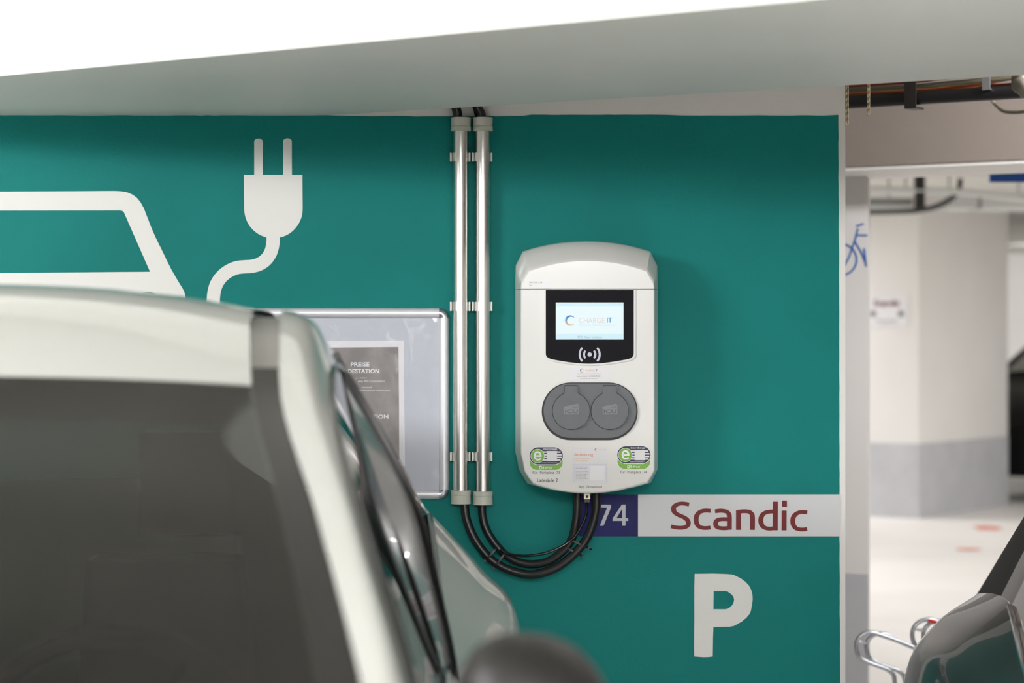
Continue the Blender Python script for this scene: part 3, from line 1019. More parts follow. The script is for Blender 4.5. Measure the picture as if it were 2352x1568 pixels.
# round-ended stickers with the green e
def e_sticker(dx, dy, code):
    k = 1 / 22.4
    T = lambda x, y: (1205 + dx + x * k, 1015 + dy + y * k)
    fs = lambda o: onface(o)
    bm = new(); plate(bm, [fs(.0006)(*T(x, y)) for x, y in stadium_px(240, 1970, 640, 1450, 400)], (), (0, .0006, 0))
    st = obj('sticker', bm, M['white_print'], charger)
    st['label'] = 'oval green and navy sticker'
    bm = new(); plate(bm, [fs(.0009)(*T(x, y)) for x, y in stadium_px(258, 1955, 660, 1430, 390)], (), (0, .0002, 0))
    obj('green_field', bm, M['lime'], st)
    bm = new(); plate(bm, [fs(.0011)(*T(x, y)) for x, y in stadium_px(235, 1980, 245, 1180, 465)], (), (0, .0002, 0))
    obj('white_edge', bm, M['white_print'], st)
    bm = new(); plate(bm, [fs(.0013)(*T(x, y)) for x, y in stadium_px(252, 1965, 268, 1145, 438)], (), (0, .0002, 0))
    obj('navy_field', bm, M['navy'], st)
    bm = new()
    for y0, y1, xr in ((470, 545, 1850), (610, 690, 1910), (745, 825, 1905), (880, 958, 1850)):
        for xa, xb in ((900, 1150), (1660, xr)):
            plate(bm, [fs(.0015)(*T(*p)) for p in q(xa, y0, xb, y1)], (), (0, .0002, 0))
    plate(bm, [fs(.0017)(*T(*p)) for p in q(1145, 452, 1665, 982)], (), (0, .0002, 0))
    obj('white_stripe', bm, M['sticker'], st)
    bm = new(); plate(bm, [fs(.0019)(*T(*p)) for p in arc(668, 712, 362, 0, 360, 36)[:-1]], (), (0, .0002, 0))
    obj('white_ring', bm, M['white_print'], st)
    bm = new(); plate(bm, [fs(.0021)(*T(*p)) for p in arc(668, 712, 342, 0, 360, 36)[:-1]], (), (0, .0002, 0))
    obj('green_disc', bm, M['lime'], st)
    put = lambda x, y: fs(.0026)(*T(x, y))
    put_bar = lambda x, y: fs(.0024)(*T(x, y))
    bm = new()
    ribbon(bm, [(590, 712), (862, 712)], 88, put=put_bar, smooth=False, thick=(0, .0001, 0))
    ribbon(bm, [(828, 755), (822, 655), (795, 585), (740, 530), (672, 512), (600, 530), (545, 590), (520, 690), (532, 790), (575, 860), (650, 902), (735, 895), (800, 868), (840, 835)], 92, put=put, thick=(0, .0001, 0))
    obj('letter_e', bm, M['white_print'], st)
    b0, b1 = T(945, 300), T(1680, 415)
    lettering('intercharge', b0[0], b0[1], b1[0], b1[1], fs(.0017), M['white_print'], st, bold=.012)
    b0, b1 = T(890, 1040), T(1690, 1088)
    lettering(code, b0[0], b0[1], b1[0], b1[1], fs(.0017), M['white_print'], st)
    b0, b1 = T(1030, 1255), T(1430, 1365)
    lettering('direct', b0[0], b0[1], b1[0], b1[1], fs(.0013), M['white_print'], st, bold=.008, shear=.2)
    bm = new()
    put = fs(.0013)
    plate(bm, [put(*T(*p)) for p in q(765, 1225, 880, 1400)], [[put(*T(*p)) for p in q(785, 1258, 860, 1360)]], (0, .0002, 0))
    for rr in (70, 120):
        ribbon(bm, [T(*p) for p in arc(860, 1312, rr, -38, 38, 8)], 1.1, put=put, smooth=False, thick=(0, .0002, 0))
    obj('phone_symbol', bm, M['white_print'], st)
    return st


def stadium_px(x0, x1, y0, y1, r):
    r = min(r, (y1 - y0) / 2)
    o = []
    for cx, cy, a0 in ((x1 - r, y0 + r, -90), (x1 - r, y1 - r, 0), (x0 + r, y1 - r, 90), (x0 + r, y0 + r, 180)):
        o += [(cx + r * math.cos(R(a0 + 90 * i / 8)), cy + r * math.sin(R(a0 + 90 * i / 8))) for i in range(9)]
    return o


e_sticker(0, 0, 'DE*BDO*E752*BD0241*1')
e_sticker(201.5, -2.4, 'DE*BDO*E752*BD0241*2')
ftx = onface(0.0006)
lettering('Für  Parkplatz  73', 1223.5, 1081.5, 1286, 1089.5, ftx, M['ink'], charger)
lettering('Für  Parkplatz  74', 1424.5, 1080.5, 1486, 1088.5, ftx, M['ink'], charger)
lettering('Ladesäule 2', 1234, 1098, 1281, 1107, ftx, M['ink'], charger, bold=.006)
lettering('App  Download', 1328.5, 1114.5, 1382.5, 1122, ftx, M['ink'], charger)
# instruction sheet
lab = label_plate('instruction_label', 1313.5, 1027.5, 1397, 1111, M['sticker'], charger)
k2 = 1 / 13.63
T2 = lambda x, y: (1305 + x * k2, 1015 + y * k2)


def line2(txt, x0, y0, x1, y1, m, **kw):
    a, b_ = T2(x0, y0), T2(x1, y1)
    lettering(txt, a[0], a[1], b_[0], b_[1], fl1, m, lab, **kw)


cx_, cy_ = T2(868, 240)
c_logo(cx_, cy_, 3, fl1, M['logo_ink'], lab)
line2('CHARGE', 930, 222, 1112, 258, M['amber'])
line2('IT', 1138, 222, 1172, 258, M['blue_ink'], bold=.02)
line2('Anleitung', 180, 348, 780, 460, M['orange'])
line2('LADEN, BEZAHLEN', 180, 490, 665, 535, M['amber'])
line2('UND VALIDIEREN', 180, 562, 610, 604, M['amber'])
line2('Ohne Registrierung', 235, 758, 600, 795, M['blue_ink'], bold=.01)
line2('oder Vertrag laden', 235, 805, 585, 838, M['blue_ink'], bold=.01)
for i, (t, xe_) in enumerate((('Durch das Scannen des', 620), ('QR-Codes werden Sie auf', 650), ('unsere Website geführt.', 625), ('Dort finden Sie eine', 560), ('Anleitung zum Laden,', 585), ('dem Bezahlvorgang und', 630), ('der Validierung.', 490))):
    line2(t, 235, 892 + i * 46.5, xe_, 924 + i * 46.5, M['ink_mid'])
bm = new()
fr_o, fr_i = [T2(*p) for p in q(178, 688, 1192, 1248)], [T2(*p) for p in q(186, 696, 1184, 1240)]
plate(bm, [fl1(*p) for p in fr_o], [[fl1(*p) for p in fr_i]], (0, .0002, 0))
obj('printed_frame', bm, M['lilac'], lab)
bm = new(); plate(bm, [onface(.0008)(*T2(*p)) for p in q(690, 745, 1135, 1195)], (), (0, .0002, 0))
obj('white_square', bm, M['paper'], lab)
# louvre on the left flank
bm = new()
x_l = W(1183.5, 0, YP).x
for i in range(3):
    box(bm, x_l - 0.001, x_l + 0.004, YW - 0.104 + i * .012, YW - 0.098 + i * .012, W(0, 985, YP).z, W(0, 868, YP).z)
obj('side_vent', bm, M['socket_dark'], charger)

# ================================================================== CONDUITS AND CABLES
def conduit(cx, ytop, ybot, label, r=17.2):
    y = YW - 0.032
    c = lambda py, px=cx: W(px, py, y)
    root = thing('conduit_pipe', label, 'pipe', tuple(c(ybot + 1)), 'conduit pipes')
    bm = new(); tube(bm, [c(ytop + 12), c(ybot - 12)], r * y / F, 28)
    obj('pipe_tube', bm, M['alu'], root, True)
    for ya, yb in ((ytop, ytop + 31), (ybot, ybot - 32)):
        # the socket-shaped end cap: wide collar, slightly flared mouth, small rib
        s = 1 if yb > ya else -1
        prof = [(23.4, 0), (23.0, 2), (22.2, 20), (22.9, 21), (23.2, 30), (22.4, 31), (18.0, 31)]
        bm = new()
        rows = []
        for a in range(33):
            an = 2 * math.pi * a / 32
            rows.append([c(ya + s * d) + Vector((math.cos(an) * w * y / F, math.sin(an) * w * y / F, 0)) for w, d in [(11.5, 3)] + [(20.5, 1.5)] + prof])
        grid(bm, rows)
        obj('end_cap', bm, M['fitting'], root, True, 30, doubles=1e-6)
    return root


conduit(1058.5, 270.5, 1156.5, 'left of the two metal conduit pipes, beside the poster frame')
conduit(1109, 270.5, 1158.5, 'right of the two metal conduit pipes, nearer the charging station')

n_clip = [('upper', 351, 371), ('middle', 693, 714), ('lower', 1038, 1058)]
for cx, side in ((1057, 'left'), (1107.5, 'right')):
    for nm, y0, y1 in n_clip:
        yy = YW - 0.032
        root = thing('pipe_clip', f'{nm} clip holding the {side} conduit pipe', 'clip', tuple(W(cx, y1, YW)), 'pipe clips')
        rx = 19.5 * yy / F
        bm = new()
        z0, z1 = W(0, y1, yy).z, W(0, y0, yy).z
        cxw = W(cx, 0, yy).x
        prof = []
        for a in range(-200, 21, 10):
            prof.append((cxw + rx * math.cos(R(a)), yy + 0.003 - rx * math.sin(R(a)) * -1))
        # open C-shaped clamp seen as two ears beside the tube
        inner = [(cxw + (x - cxw) * .93, yy + .003 + (yv - yy - .003) * .93) for x, yv in prof]
        for i in range(len(prof) - 1):
            a, b_, c_, d_ = prof[i], prof[i + 1], inner[i + 1], inner[i]
            prism(bm, [a, b_, c_, d_], z0, z1)
        box(bm, cxw - .012, cxw + .012, yy + .018, YW - .002, z0 + .002, z1 - .002)
        obj('clamp', bm, M['alu'], root, True, 40)
        for sg in (-1, 1):
            bm = new()
            xx = cxw + sg * 21.5 * yy / F
            box(bm, xx - .002, xx + .002, yy - .006, yy + .004, z0, z1)
            bevel(bm, .0008, 1)
            obj('clip_ear', bm, M['clip'], root)
            bm = new(); box(bm, min(xx, xx - sg * .005), max(xx, xx - sg * .005), yy - .001, yy + .003, z0 + .003, z1 - .003)
            obj('clip_bridge', bm, M['clip'], root)


def cable(name, label, pxs, d0, d1, r, m, group=None, cat='cable', seg=14):
    n = len(pxs)
    pts = []
    for i, (px, py) in enumerate(pxs):
        f = i / (n - 1)
        d = d0 + (d1 - d0) * (3 * f * f - 2 * f ** 3)
        pts.append(W(px, py, YW - d))
    bm = new(); tube(bm, spline(pts, 8), r, seg)
    o = obj(name, bm, m, None, True, 60)
    return tag(o, label, cat, group)


outer = [(1067, 1150), (1067.5, 1165), (1073, 1197), (1090.5, 1238), (1121, 1278), (1157, 1303), (1201, 1317.5), (1236, 1317.5), (1279, 1302), (1318, 1272.5), (1347, 1237), (1362.5, 1199), (1369.5, 1166), (1370, 1126)]
inner = [(1107.5, 1152), (1108, 1180), (1115, 1211), (1132.5, 1242), (1157, 1270), (1186, 1288.5), (1223, 1295.5), (1261, 1288), (1294, 1264), (1313.5, 1237), (1322.5, 1199.5), (1325.5, 1166), (1326, 1126)]
cable('power_cable', 'thick black cable looping lowest from the left pipe to the charging station', outer, 0.036, 0.092, 0.0106, M['cable'], 'thick black cables under the charging station')
cable('power_cable', 'thick black cable looping from the right pipe to the charging station', inner, 0.032, 0.088, 0.0100, M['cable'], 'thick black cables under the charging station')
root = thing('network_cable', 'thin shiny black cable plugged under the charging station', 'cable', tuple(W(1348, 1140, YW - .09)))
net = [(1347.8, 1152), (1347, 1177), (1338, 1203), (1325, 1226), (1309.5, 1242), (1285, 1257), (1252, 1270), (1212, 1276), (1184, 1274.5), (1163, 1270), (1150, 1262)]
pts = [W(px, py, YW - (.092 + .024 * math.sin(math.pi * i / 10) - (.012 if i > 8 else 0) * (i - 8) / 2)) for i, (px, py) in enumerate(net)]
bm = new(); tube(bm, spline(pts, 8), 0.0034, 10); obj('cord', bm, M['net_cable'], root, True, 60)
bm = new()
c = W(1348.3, 0, YW - .09)
box(bm, c.x - .0075, c.x + .0075, c.y - .006, c.y + .006, W(0, 1145.5, YW - .09).z, W(0, 1128, YW - .09).z)
bevel(bm, .001, 1)
obj('plug', bm, M['steel'], root)
bm = new()
box(bm, c.x - .006, c.x + .006, c.y - .0055, c.y + .0055, W(0, 1153, YW - .09).z, W(0, 1145, YW - .09).z)
bevel(bm, .0015, 2)
obj('plug_boot', bm, M['black'], root)
bm = new(); box(bm, c.x - .003, c.x + .003, c.y - .0075, c.y - .0058, W(0, 1143, YW - .09).z, W(0, 1137, YW - .09).z)
obj('plug_latch', bm, M['black'], root)


def tie(label, p0, p1, d, tail):
    """flat strap wrapped round the two cables, with its lock and cut-off tail"""
    a, b = W(*p0, YW - d), W(*p1, YW - d)
    root = thing('cable_tie', label, 'cable tie', tuple(a), 'cable ties')
    ax = (b - a).normalized()
    half = (b - a).length / 2
    mid = (a + b) / 2
    oth = Vector((0, 1, 0))
    w = ax.cross(oth).normalized() * .0022
    bm = new()
    loop = []
    for i in range(25):
        an = 2 * math.pi * i / 24
        loop.append(mid + ax * (half * math.copysign(abs(math.cos(an)) ** .6, math.cos(an))) + oth * (.0125 * math.copysign(abs(math.sin(an)) ** .6, math.sin(an))))
    rows = [[p - w, p + w, p * 1 + (p - mid).normalized() * .001 + w, p + (p - mid).normalized() * .001 - w] for p in loop]
    grid(bm, rows, close=True)
    obj('strap', bm, M['black'], root, True, doubles=1e-6)
    bm = new()
    lk = b + ax * .002
    box(bm, -.0035, .0035, -.004, .004, -.003, .003, Matrix.Translation(lk) @ ax.to_track_quat('X', 'Z').to_matrix().to_4x4())
    bevel(bm, .0008, 1)
    obj('lock', bm, M['black'], root)
    if tail:
        bm = new(); tube(bm, [lk, lk + ax * tail + Vector((0, -.006, 0))], .002, 6); obj('tail', bm, M['black'], root)


tie('upper tie on the right side of the cable loop', (1304, 1235), (1350, 1257), .079, .007)
tie('lower tie on the right side of the cable loop', (1301, 1256), (1336, 1276), .074, 0)
tie('tie on the left side of the cable loop, farther from the floor', (1141, 1257), (1116.5, 1285), .052, 0)
tie('tie on the left side of the cable loop, nearer the floor', (1162, 1266), (1136, 1302), .056, 0)

for px0, px1, lb in ((1045, 1051, 'left'), (1093, 1105, 'right')):
    y = YW - .032
    pts = [W(px0 - 4, 190, y - .04), W(px0 + 1, 240, y - .01), W(px1, 262, y), W(px1 + 1, 290, y)]
    bm = new(); tube(bm, spline(pts, 6), .0112, 14)
    tag(obj('power_cable', bm, M['black'], None, True, 60), f'black cable entering the top of the {lb} conduit pipe', 'cable', 'black cables above the conduit pipes')
bm = new(); tube(bm, spline([W(1082, 190, YW - .045), W(1090, 245, YW - .028), W(1096, 272, YW - .02), W(1097, 288, YW - .024)], 6), .0045, 10)
tag(obj('thin_cable', bm, M['net_cable'], None, True, 60), 'thin black cable entering the right conduit pipe beside the thick one', 'cable')

# ================================================================== POSTER FRAME
frame = thing('poster_frame', 'silver snap frame with price poster behind the white car roof', 'poster frame', tuple(W(830, 1146, YW)))
fx0, fx1, fy0, fy1, fw = 545, 1031.5, 708, 1146, 22.5
k = YW / F


def wp(px, py, d):
    p = onwall(0)(px, py)
    p.y = YW - d
    return p


halfr = lambda n=8: [(math.sin(math.pi * i / n), -math.cos(math.pi * i / n)) for i in range(n + 1)]   # (height, across) of a domed rail


def rail(ax, ay, bx, by, ox, oy):
    """rail from a to b (outer edge), (ox, oy) points inward"""
    bm = new()
    rows = []
    for hgt, acr in [(0, -1)] + [(.35 + .65 * h_, a_) for h_, a_ in halfr()] + [(0, 1)]:
        f = (acr + 1) / 2 * fw
        rows.append([wp(ax + ox * f, ay + oy * f, .002 + .014 * hgt), wp(bx + ox * f, by + oy * f, .002 + .014 * hgt)])
    grid(bm, rows)
    return obj('frame_rail', bm, M['alu_satin'], frame, True, 50)


rail(fx0 + fw, fy0, fx1 - fw, fy0, 0, 1)
rail(fx0 + fw, fy1, fx1 - fw, fy1, 0, -1)
rail(fx0, fy0 + fw, fx0, fy1 - fw, 1, 0)
rail(fx1, fy0 + fw, fx1, fy1 - fw, -1, 0)
for cx, cy, a0 in ((fx1 - fw, fy0 + fw, -90), (fx1 - fw, fy1 - fw, 0), (fx0 + fw, fy1 - fw, 90), (fx0 + fw, fy0 + fw, 180)):
    bm = new()
    rows = []
    for hgt, acr in [(0, -1)] + [(.37 + .67 * h_, a_) for h_, a_ in halfr()] + [(0, 1)]:
        f = fw * (1 - (acr + 1) / 2) + .2
        rows.append([wp(cx + f * math.cos(R(a0 + 90 * i / 10)), cy + f * math.sin(R(a0 + 90 * i / 10)), .002 + .0145 * hgt) for i in range(11)])
    grid(bm, rows)
    obj('frame_corner', bm, M['alu_corner'], frame, True, 50)
bm = new(); plate(bm, [wp(*p, .006) for p in q(fx0 + 15, fy0 + 15, fx1 - 15, fy1 - 15)], (), (0, .003, 0))
obj('backing_sheet', bm, M['backing'], frame)
bm = new(); plate(bm, [wp(*p, .0068) for p in ((729, 783.5), (928.5, 782), (930.5, 1070), (731, 1071.5))], (), (0, .0006, 0))
poster = obj('price_sheet', bm, M['paper'], frame)
bm = new(); plate(bm, [wp(*p, .0072) for p in ((743, 798), (915.5, 796.6), (917.5, 1054.5), (745, 1056))], (), (0, .0003, 0))
obj('printed_field', bm, M['print_grey'], poster)
fp = lambda x, y: wp(x, y, .0076)
lettering('PREISE', 806, 831.5, 849, 841.3, fp, M['white_print'], poster, bold=.025)
lettering('LADESTATION', 784, 847, 871.5, 856.8, fp, M['white_print'], poster, bold=.025)
lettering('pro kWh*', 818, 866, 843, 870, fp, M['white_print'], poster)
lettering('eines RFID Kartenanbieters', 823, 872, 884.5, 877.5, fp, M['white_print'], poster)
lettering('verstand', 832, 886.5, 854.5, 891, fp, M['white_print'], poster)
lettering('(abgeschlossenem Ladevorgang)', 818, 893.5, 896, 899, fp, M['white_print'], poster)
lettering('STATION', 829, 951.5, 892.5, 961, fp, M['white_print'], poster, bold=.025)
bm = new(); grid(bm, [[wp(fx0 + 18 + (fx1 - fx0 - 36) * i / 20, fy0 + 18 + (fy1 - fy0 - 36) * j / 20, .0092 + .0005 * math.sin(i * .9) * math.cos(j * .7)) for i in range(21)] for j in range(21)])
o = obj('cover_film', bm, M['film'], frame, True); o['label'] = 'clear wrinkled cover film'

# ================================================================== SIGNS
S6 = 1 / 4.4377
V6 = lambda x, y: (1370 + x * S6, 1130 + y * S6)


def sign_plate(name, label, x0, y0, x1, y1, m, d=.004):
    root = thing(name, label, 'sign', tuple(wp((x0 + x1) / 2, y1, 0)))
    bm = new(); plate(bm, [wp(*p, d) for p in q(x0, y0, x1, y1)], (), (0, d - .0005, 0))
    obj('panel', bm, m, root)
    return root


num = sign_plate('number_sign', 'blue plate with the number 74 behind the cables', 1330, 1135.3, 1465, 1231, M['sign_blue'])
put_s = lambda x, y: wp(*V6(x, y), .0046)
bm = new(); plate(bm, [put_s(*p) for p in ((-4, 126), (149, 126), (149, 152), (71, 341), (33, 341), (108, 156), (-4, 156))], (), (0, .0006, 0))
obj('numeral', bm, M['sign_num'], num)
bm = new(); plate(bm, [put_s(*p) for p in ((258, 125), (295, 125), (295, 263), (323, 263), (323, 291), (295, 291), (295, 340), (261, 340), (261, 291), (163, 291), (163, 266))], [[put_s(*p) for p in ((261, 168), (261, 263), (203, 263))]], (0, .0006, 0))
obj('numeral', bm, M['sign_num'], num)

nam = sign_plate('name_sign', 'long white sign with wine red lettering right of the blue number plate', 1465.3, 1135, 1929.3, 1231, M['sign_white'])
H_, V_ = 39, 51


def letter(*strokes):
    bm = new()
    for i, s in enumerate(strokes):
        sm = True
        if isinstance(s, tuple):
            s, sm = s
        ribbon(bm, s, H_, V_, put=lambda x, y: put_s(x, y) - Vector((0, .00025 * i, 0)), smooth=sm, n=6)
    return obj('lettering', bm, M['wine'], nam)


letter([(943, 124), (905, 117), (866, 114), (822, 123), (792, 145), (785, 172), (797, 205), (838, 232), (885, 252), (920, 277), (935, 308), (925, 340), (893, 357), (850, 361), (805, 357), (759, 346)])
c_ = [(1162, 189), (1125, 186), (1088, 188), (1050, 203), (1022, 235), (1014, 275), (1021, 318), (1046, 349), (1085, 362), (1125, 363), (1161, 358)]
letter(c_)
letter([(1207, 194), (1245, 188), (1285, 188), (1325, 198), (1348, 222), (1353, 256), (1353, 320), (1353, 381)], [(1352, 275), (1300, 273), (1255, 276), (1224, 290), (1214, 318), (1222, 347), (1250, 362), (1300, 366), (1352, 362)])
letter(([(1446, 181), (1446, 383)], False), [(1440, 199), (1480, 194), (1520, 193), (1558, 200), (1582, 224), (1588, 260), (1588, 310), (1587, 383)])
letter(([(1822, 95), (1820, 387)], False), [(1818, 195), (1775, 196), (1725, 205), (1688, 232), (1673, 280), (1681, 327), (1708, 357), (1752, 370), (1818, 366)])
letter(([(1911, 186), (1910, 388)], False), ([(1890, 118), (1939, 118)], False), ([(1890, 104), (1939, 104)], False), ([(1890, 128), (1939, 128)], False))
letter([(x + 985, y + 15 + (1 if y > 250 else 0)) for x, y in c_])

# notice on the far pillar
nU = -V
put_n = onplane(C0, nU, 0.006)
root = thing('parking_notice', 'small white notice on the far pillar', 'sign', tuple(put_n(2042, 748)))
bm = new(); plate(bm, [put_n(*p) for p in q(1998, 676, 2086, 748)], (), V * .005)
obj('panel', bm, M['paper'], root)
put_n2 = onplane(C0, nU, 0.008)
lettering('Scandic', 2008, 688, 2068, 703, put_n2, M['wine'], root, bold=.02)
lettering('Parkplatz', 2015, 733, 2060, 741, put_n2, M['ink_mid'], root)
bm = new()
for cx, cy, r in ((2006, 720, 7), (2070, 720, 7)):
    plate(bm, [put_n2(*p) for p in arc(cx, cy, r, 0, 360, 14)[:-1]], (), V * .001)
obj('printed_dot', bm, M['ink_mid'], root)

# ================================================================== OVERHEAD SERVICES NEAR THE OPENING
def along(px, py, z):                                    # start point for runs parallel to the beams
    return W(px, py, z)


st0 = W(1942, 238, 6.75)


def run(a, dz=0.0, dv=0.0):
    p = st0 + U * a + V * dv
    p.z += dz
    return p


bm = new(); tube(bm, [run(-1.6), run(3.4, .01)], .0185, 14)
tag(obj('service_pipe', bm, M['black'], None, True, 60), 'black pipe under the coloured cables above the opening', 'pipe')
cabs = [('red_cable', 'brown red cable, topmost of the bundle above the opening', M['red_cable'], .043, .05, .085), ('olive_cable', 'grey olive cable in the bundle above the opening', M['olive_cable'], .030, .032, .05), ('orange_cable', 'orange cable lying lowest in the bundle above the opening', M['orange_cable'], .018, .02, .062), ('red_cable', 'red cable crossing behind the orange one above the opening', M['red_cable'], .038, .022, .03), ('orange_cable', 'orange cable rising to the right in the bundle above the opening', M['orange_cable'], .022, .026, .078)]
for i, (nm, lb, m, z0, z1, z2) in enumerate(cabs):
    bm = new()
    pts = [run(-1.6, z0 + .01, .017 * i), run(0, z0 + .008, .017 * i), run(.3, z1 + .008, .017 * i), run(.62, z2, .017 * i), run(1.2, z2 + .012, .017 * i), run(3.4, z2 + .02, .017 * i)]
    tube(bm, spline(pts, 6), .0075, 10)
    tag(obj(nm, bm, m, None, True, 60), lb, 'cable', 'coloured cables above the opening')
bm = new(); tube(bm, spline([run(-1.6, .075, .03), run(.1, .066, .03), run(.4, .075, .03), run(.9, .105, .03), run(3.4, .12, .03)], 6), .009, 10)
tag(obj('black_cable', bm, M['black'], None, True, 60), 'black cable above the coloured bundle at the opening', 'cable')
for a, m, lb, w in ((.205, M['bracket'], 'dark steel bracket around the pipe, near the chains', .017), (.425, M['galv'], 'pale metal strap over the coloured cables', .011)):
    lo = -.026 if m is M['bracket'] else .012
    root = thing('pipe_bracket', lb, 'bracket', tuple(run(a, lo)))
    bm = new()
    B4 = Matrix.Translation(run(a)) @ Matrix(((U.x, V.x, 0, 0), (U.y, V.y, 0, 0), (0, 0, 1, 0), (0, 0, 0, 1)))
    box(bm, -w, w, -.026, -.021, lo, CEIL - st0.z + .005, B4)
    bevel(bm, .001, 1)
    obj('strap', bm, m, root)
    bm = new(); box(bm, -w, w, -.024, .03, lo, lo + .005, B4)
    obj('foot', bm, m, root)
bm = new()
e1 = W(2348, 198, 6.1)
tube(bm, spline([e1 + Vector((0, .05, .5)), e1 + Vector((0, .03, .06)), e1 + Vector((0, 0, 0)), e1 + Vector((.06, -.03, -.012)), e1 + Vector((.5, -.3, -.012))], 6), .021, 14)
tag(obj('pipe_elbow', bm, M['dull_metal'], None, True, 60), 'grey metal pipe bend at the right end of the cables', 'pipe')
bm = new()
tube(bm, spline([W(2275, 225, 7.2), W(2287, 240, 7.2), W(2305, 255, 7.1), W(2330, 258, 7.0), W(2370, 254, 6.9), W(2460, 240, 6.8)], 6), .006, 8)
tag(obj('conduit_cable', bm, M['olive_cable'], None, True, 60), 'thin grey cable hanging in a bow below the pipe bend', 'cable')
for px, y1, lb in ((1945.5, 284, 'longer dusty chain hanging beside the white wall end'), (1995, 262, 'shorter dusty chain hanging right of the longer one')):
    root = thing('hanging_chain', lb, 'chain', tuple(W(px, 190, 6.25)))
    z0, z1 = W(0, y1, 6.25).z, 2.12
    n = int((z1 - z0) / .0075)
    x = W(px, 0, 6.25).x
    ring_pts = [(.0036 * math.cos(a), .0068 * math.sin(a)) for a in [2 * math.pi * j / 10 for j in range(10)]]
    me = None
    for i in range(n):
        bm = new()
        tube(bm, [Vector((u_, 0, w_)) for u_, w_ in ring_pts], .0016, 5, closed=True)
        if me is None:
            o = obj('chain_link', bm, M['dusty'], root, True)
            me = o.data
        else:
            bm.free()
            o = link(bpy.data.objects.new('chain_link', me), root)
        o.location = (x, 6.25, z0 + .0075 * i + .004)
        o.rotation_euler = (0, 0, R(90 * (i % 2) + 35))
    bm = new(); tube(bm, [(x, 6.25, z1 - .003), (x, 6.25, CEIL)], .002, 6)
    obj('rod', bm, M['dusty'], root)

# blue panel and services in the hall behind
root = thing('blue_sign', 'blue hanging sign under the far ceiling at the right edge', 'sign', (2.6, 9.6, 2.05))
zb = W(0, 418, 9.6).z
bm = new(); box(bm, W(2274, 0, 9.6).x, 3.4, 9.6, 9.63, zb, zb + .22); bevel(bm, .004, 1)
obj('panel', bm, M['blue_panel'], root)
for x in (2.1, 3.2):
    bm = new(); tube(bm, [(x, 9.615, zb + .21), (x, 9.615, CEIL + .01)], .006, 8)
    obj('hanger', bm, M['galv'], root)
zt = 16.6
tw = lambda px, py, d=0.0: W(px, py, zt + d)
bm = new(); tube(bm, [tw(1900, 433), tw(2200, 440), tw(2420, 463)], .022, 12)
tag(obj('water_pipe', bm, M['pale_pipe'], None, True, 60), 'pale pipe under the hall ceiling left of the blue sign', 'pipe')
bm = new(); tube(bm, spline([tw(1900, 487, .1), tw(2060, 486, .1), tw(2122, 481, .1), tw(2160, 470, .1), tw(2186, 455, .1), tw(2202, 436, .1), tw(2206, 410, .1)], 8), .018, 12)
tag(obj('bent_pipe', bm, M['black'], None, True, 60), 'black pipe under the hall ceiling bending up before the pale duct', 'pipe')
bm = new(); box(bm, tw(1900, 0).x, tw(2108, 0).x, zt + .2, zt + .5, tw(0, 478, .2).z, tw(0, 470, .2).z)
bm_tray = None
tray = thing('cable_tray', 'grey cable tray under the hall ceiling above the far pillar', 'cable tray', tuple(tw(2000, 478, .2)))
obj('tray_floor', bm, M['pale_pipe'], tray)
bm = new(); box(bm, tw(1900, 0).x, tw(2108, 0).x, zt + .2, zt + .205, tw(0, 470, .2).z, tw(0, 455, .2).z)
obj('tray_side', bm, M['tray'], tray)
bm = new()
for px in (1930, 2060):
    tube(bm, [(tw(px, 0).x, zt + .35, tw(0, 474, .2).z), (tw(px, 0).x, zt + .35, CEIL + .01)], .008, 6)
obj('tray_rod', bm, M['galv'], tray)
bm = new(); box(bm, tw(2102, 0).x, tw(2124, 0).x, zt - .02, zt + .05, tw(0, 482).z, CEIL + .01)
bevel(bm, .006, 1)
tag(obj('ceiling_hanger', bm, M['bracket']), 'dark hanger under the hall ceiling over the bent pipe', 'bracket')
bm = new(); box(bm, tw(2203, 0).x, tw(2600, 0).x, zt + .3, zt + .7, tw(0, 478, .3).z, tw(0, 446, .3).z); bevel(bm, .01, 2)
duct = thing('air_duct', 'pale square duct under the hall ceiling over the far pillar', 'duct', tuple(tw(2300, 478, .3)))
obj('duct_body', bm, M['pale_pipe'], duct, True)
bm = new(); box(bm, tw(2266, 0).x, tw(2274, 0).x, zt + .29, zt + .71, tw(0, 479, .3).z, tw(0, 445, .3).z)
obj('duct_flange', bm, M['tray'], duct)
for px, lb in ((1950, 'thin hanger rod hidden nearest the white wall end'), (2080, 'thin ceiling rod left of the dark hanger'), (2180, 'thin ceiling rod right of the dark hanger'), (2340, 'thin ceiling rod beside the blue sign')):
    bm = new(); tube(bm, [tw(px, 436 + (px > 2200) * 18, 0), Vector((tw(px, 0).x, zt, CEIL + .01))], .008, 6)
    tag(obj('pipe_hanger', bm, M['galv']), lb, 'rod', 'hanger rods in the hall')

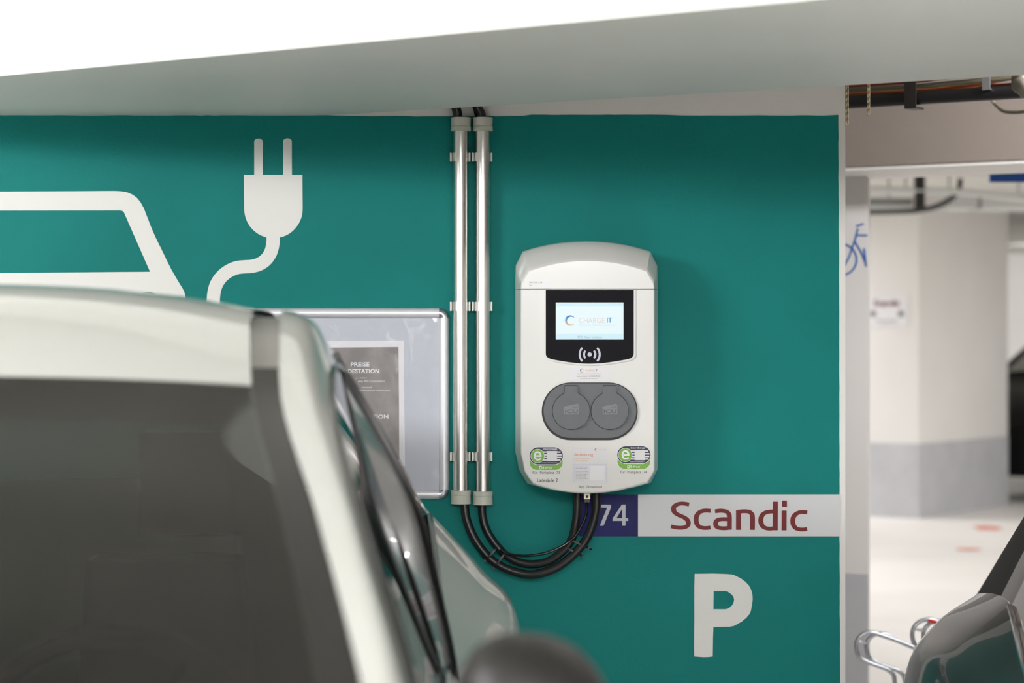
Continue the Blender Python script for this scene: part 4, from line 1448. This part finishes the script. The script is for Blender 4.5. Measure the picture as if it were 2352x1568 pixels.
# ================================================================== BICYCLE RACK
S7 = 1 / 3.35
ZR = 7.3
rk = lambda x, y, d=0.0: W(1900 + x * S7, 1100 + y * S7, ZR + d)
rack = thing('bicycle_rack', 'galvanised bicycle rack with curved wheel holders on the hall floor', 'bicycle rack', (1.5, ZR, 0))
rt = .0068
holdA = [(1010, 1440), (780, 1340), (560, 1250), (400, 1195), (340, 1180), (275, 1192), (232, 1240), (225, 1300), (245, 1365), (300, 1402), (380, 1432), (460, 1462), (505, 1500), (520, 1560), (522, 1700)]
holdB = [(1200, 1262), (1080, 1192), (960, 1140), (850, 1095), (790, 1078), (715, 1095), (668, 1140), (655, 1200), (668, 1260), (705, 1310), (780, 1345), (900, 1395), (1010, 1440)]
for nm, hp, dx, dy in (('wheel_holder', holdA, 0, 0), ('wheel_holder', holdA, 80, 8), ('wheel_holder', holdB, 0, 0), ('wheel_holder', holdB, 85, 10)):
    bm = new()
    pts = spline([rk(x + dx * (1 if i > 2 else .2), y + dy, .10 * (dx > 0) ) for i, (x, y) in enumerate(hp)], 6)
    if hp is holdA:
        pts.append(Vector((pts[-1].x, pts[-1].y, .03)))
    tube(bm, pts, rt, 12)
    obj(nm, bm, M['galv'], rack, True, 60)
for a, b in (((232, 1250), (300, 1262)), ((672, 1150), (742, 1165))):
    bm = new(); tube(bm, [rk(*a), rk(*b, .10)], .005, 10)
    obj('cross_bar', bm, M['galv'], rack, True)
bm = new(); tube(bm, [rk(775, 1081), rk(840, 1098)], rt + .001, 12); tube(bm, [rk(862, 1104 + 0, .0), rk(985, 1150, .0)], rt + .001, 12)
o = obj('reflective_band', bm, M['red_gloss'], rack, True, 60); o['label'] = 'red band'
bm = new()
box(bm, 1.15, 2.6, ZR + .02, ZR + .08, 0, .04); box(bm, 1.15, 2.6, ZR + .52, ZR + .58, 0, .04)
obj('base_bar', bm, M['galv'], rack)
bm = new(); pe = rk(1010, 1440); tube(bm, [pe, Vector((pe.x + .02, ZR + .05, .03))], rt, 12)
pe = rk(1200, 1262); tube(bm, [pe, Vector((pe.x, ZR + .05, .03))], rt, 12)
obj('upright', bm, M['galv'], rack, True)
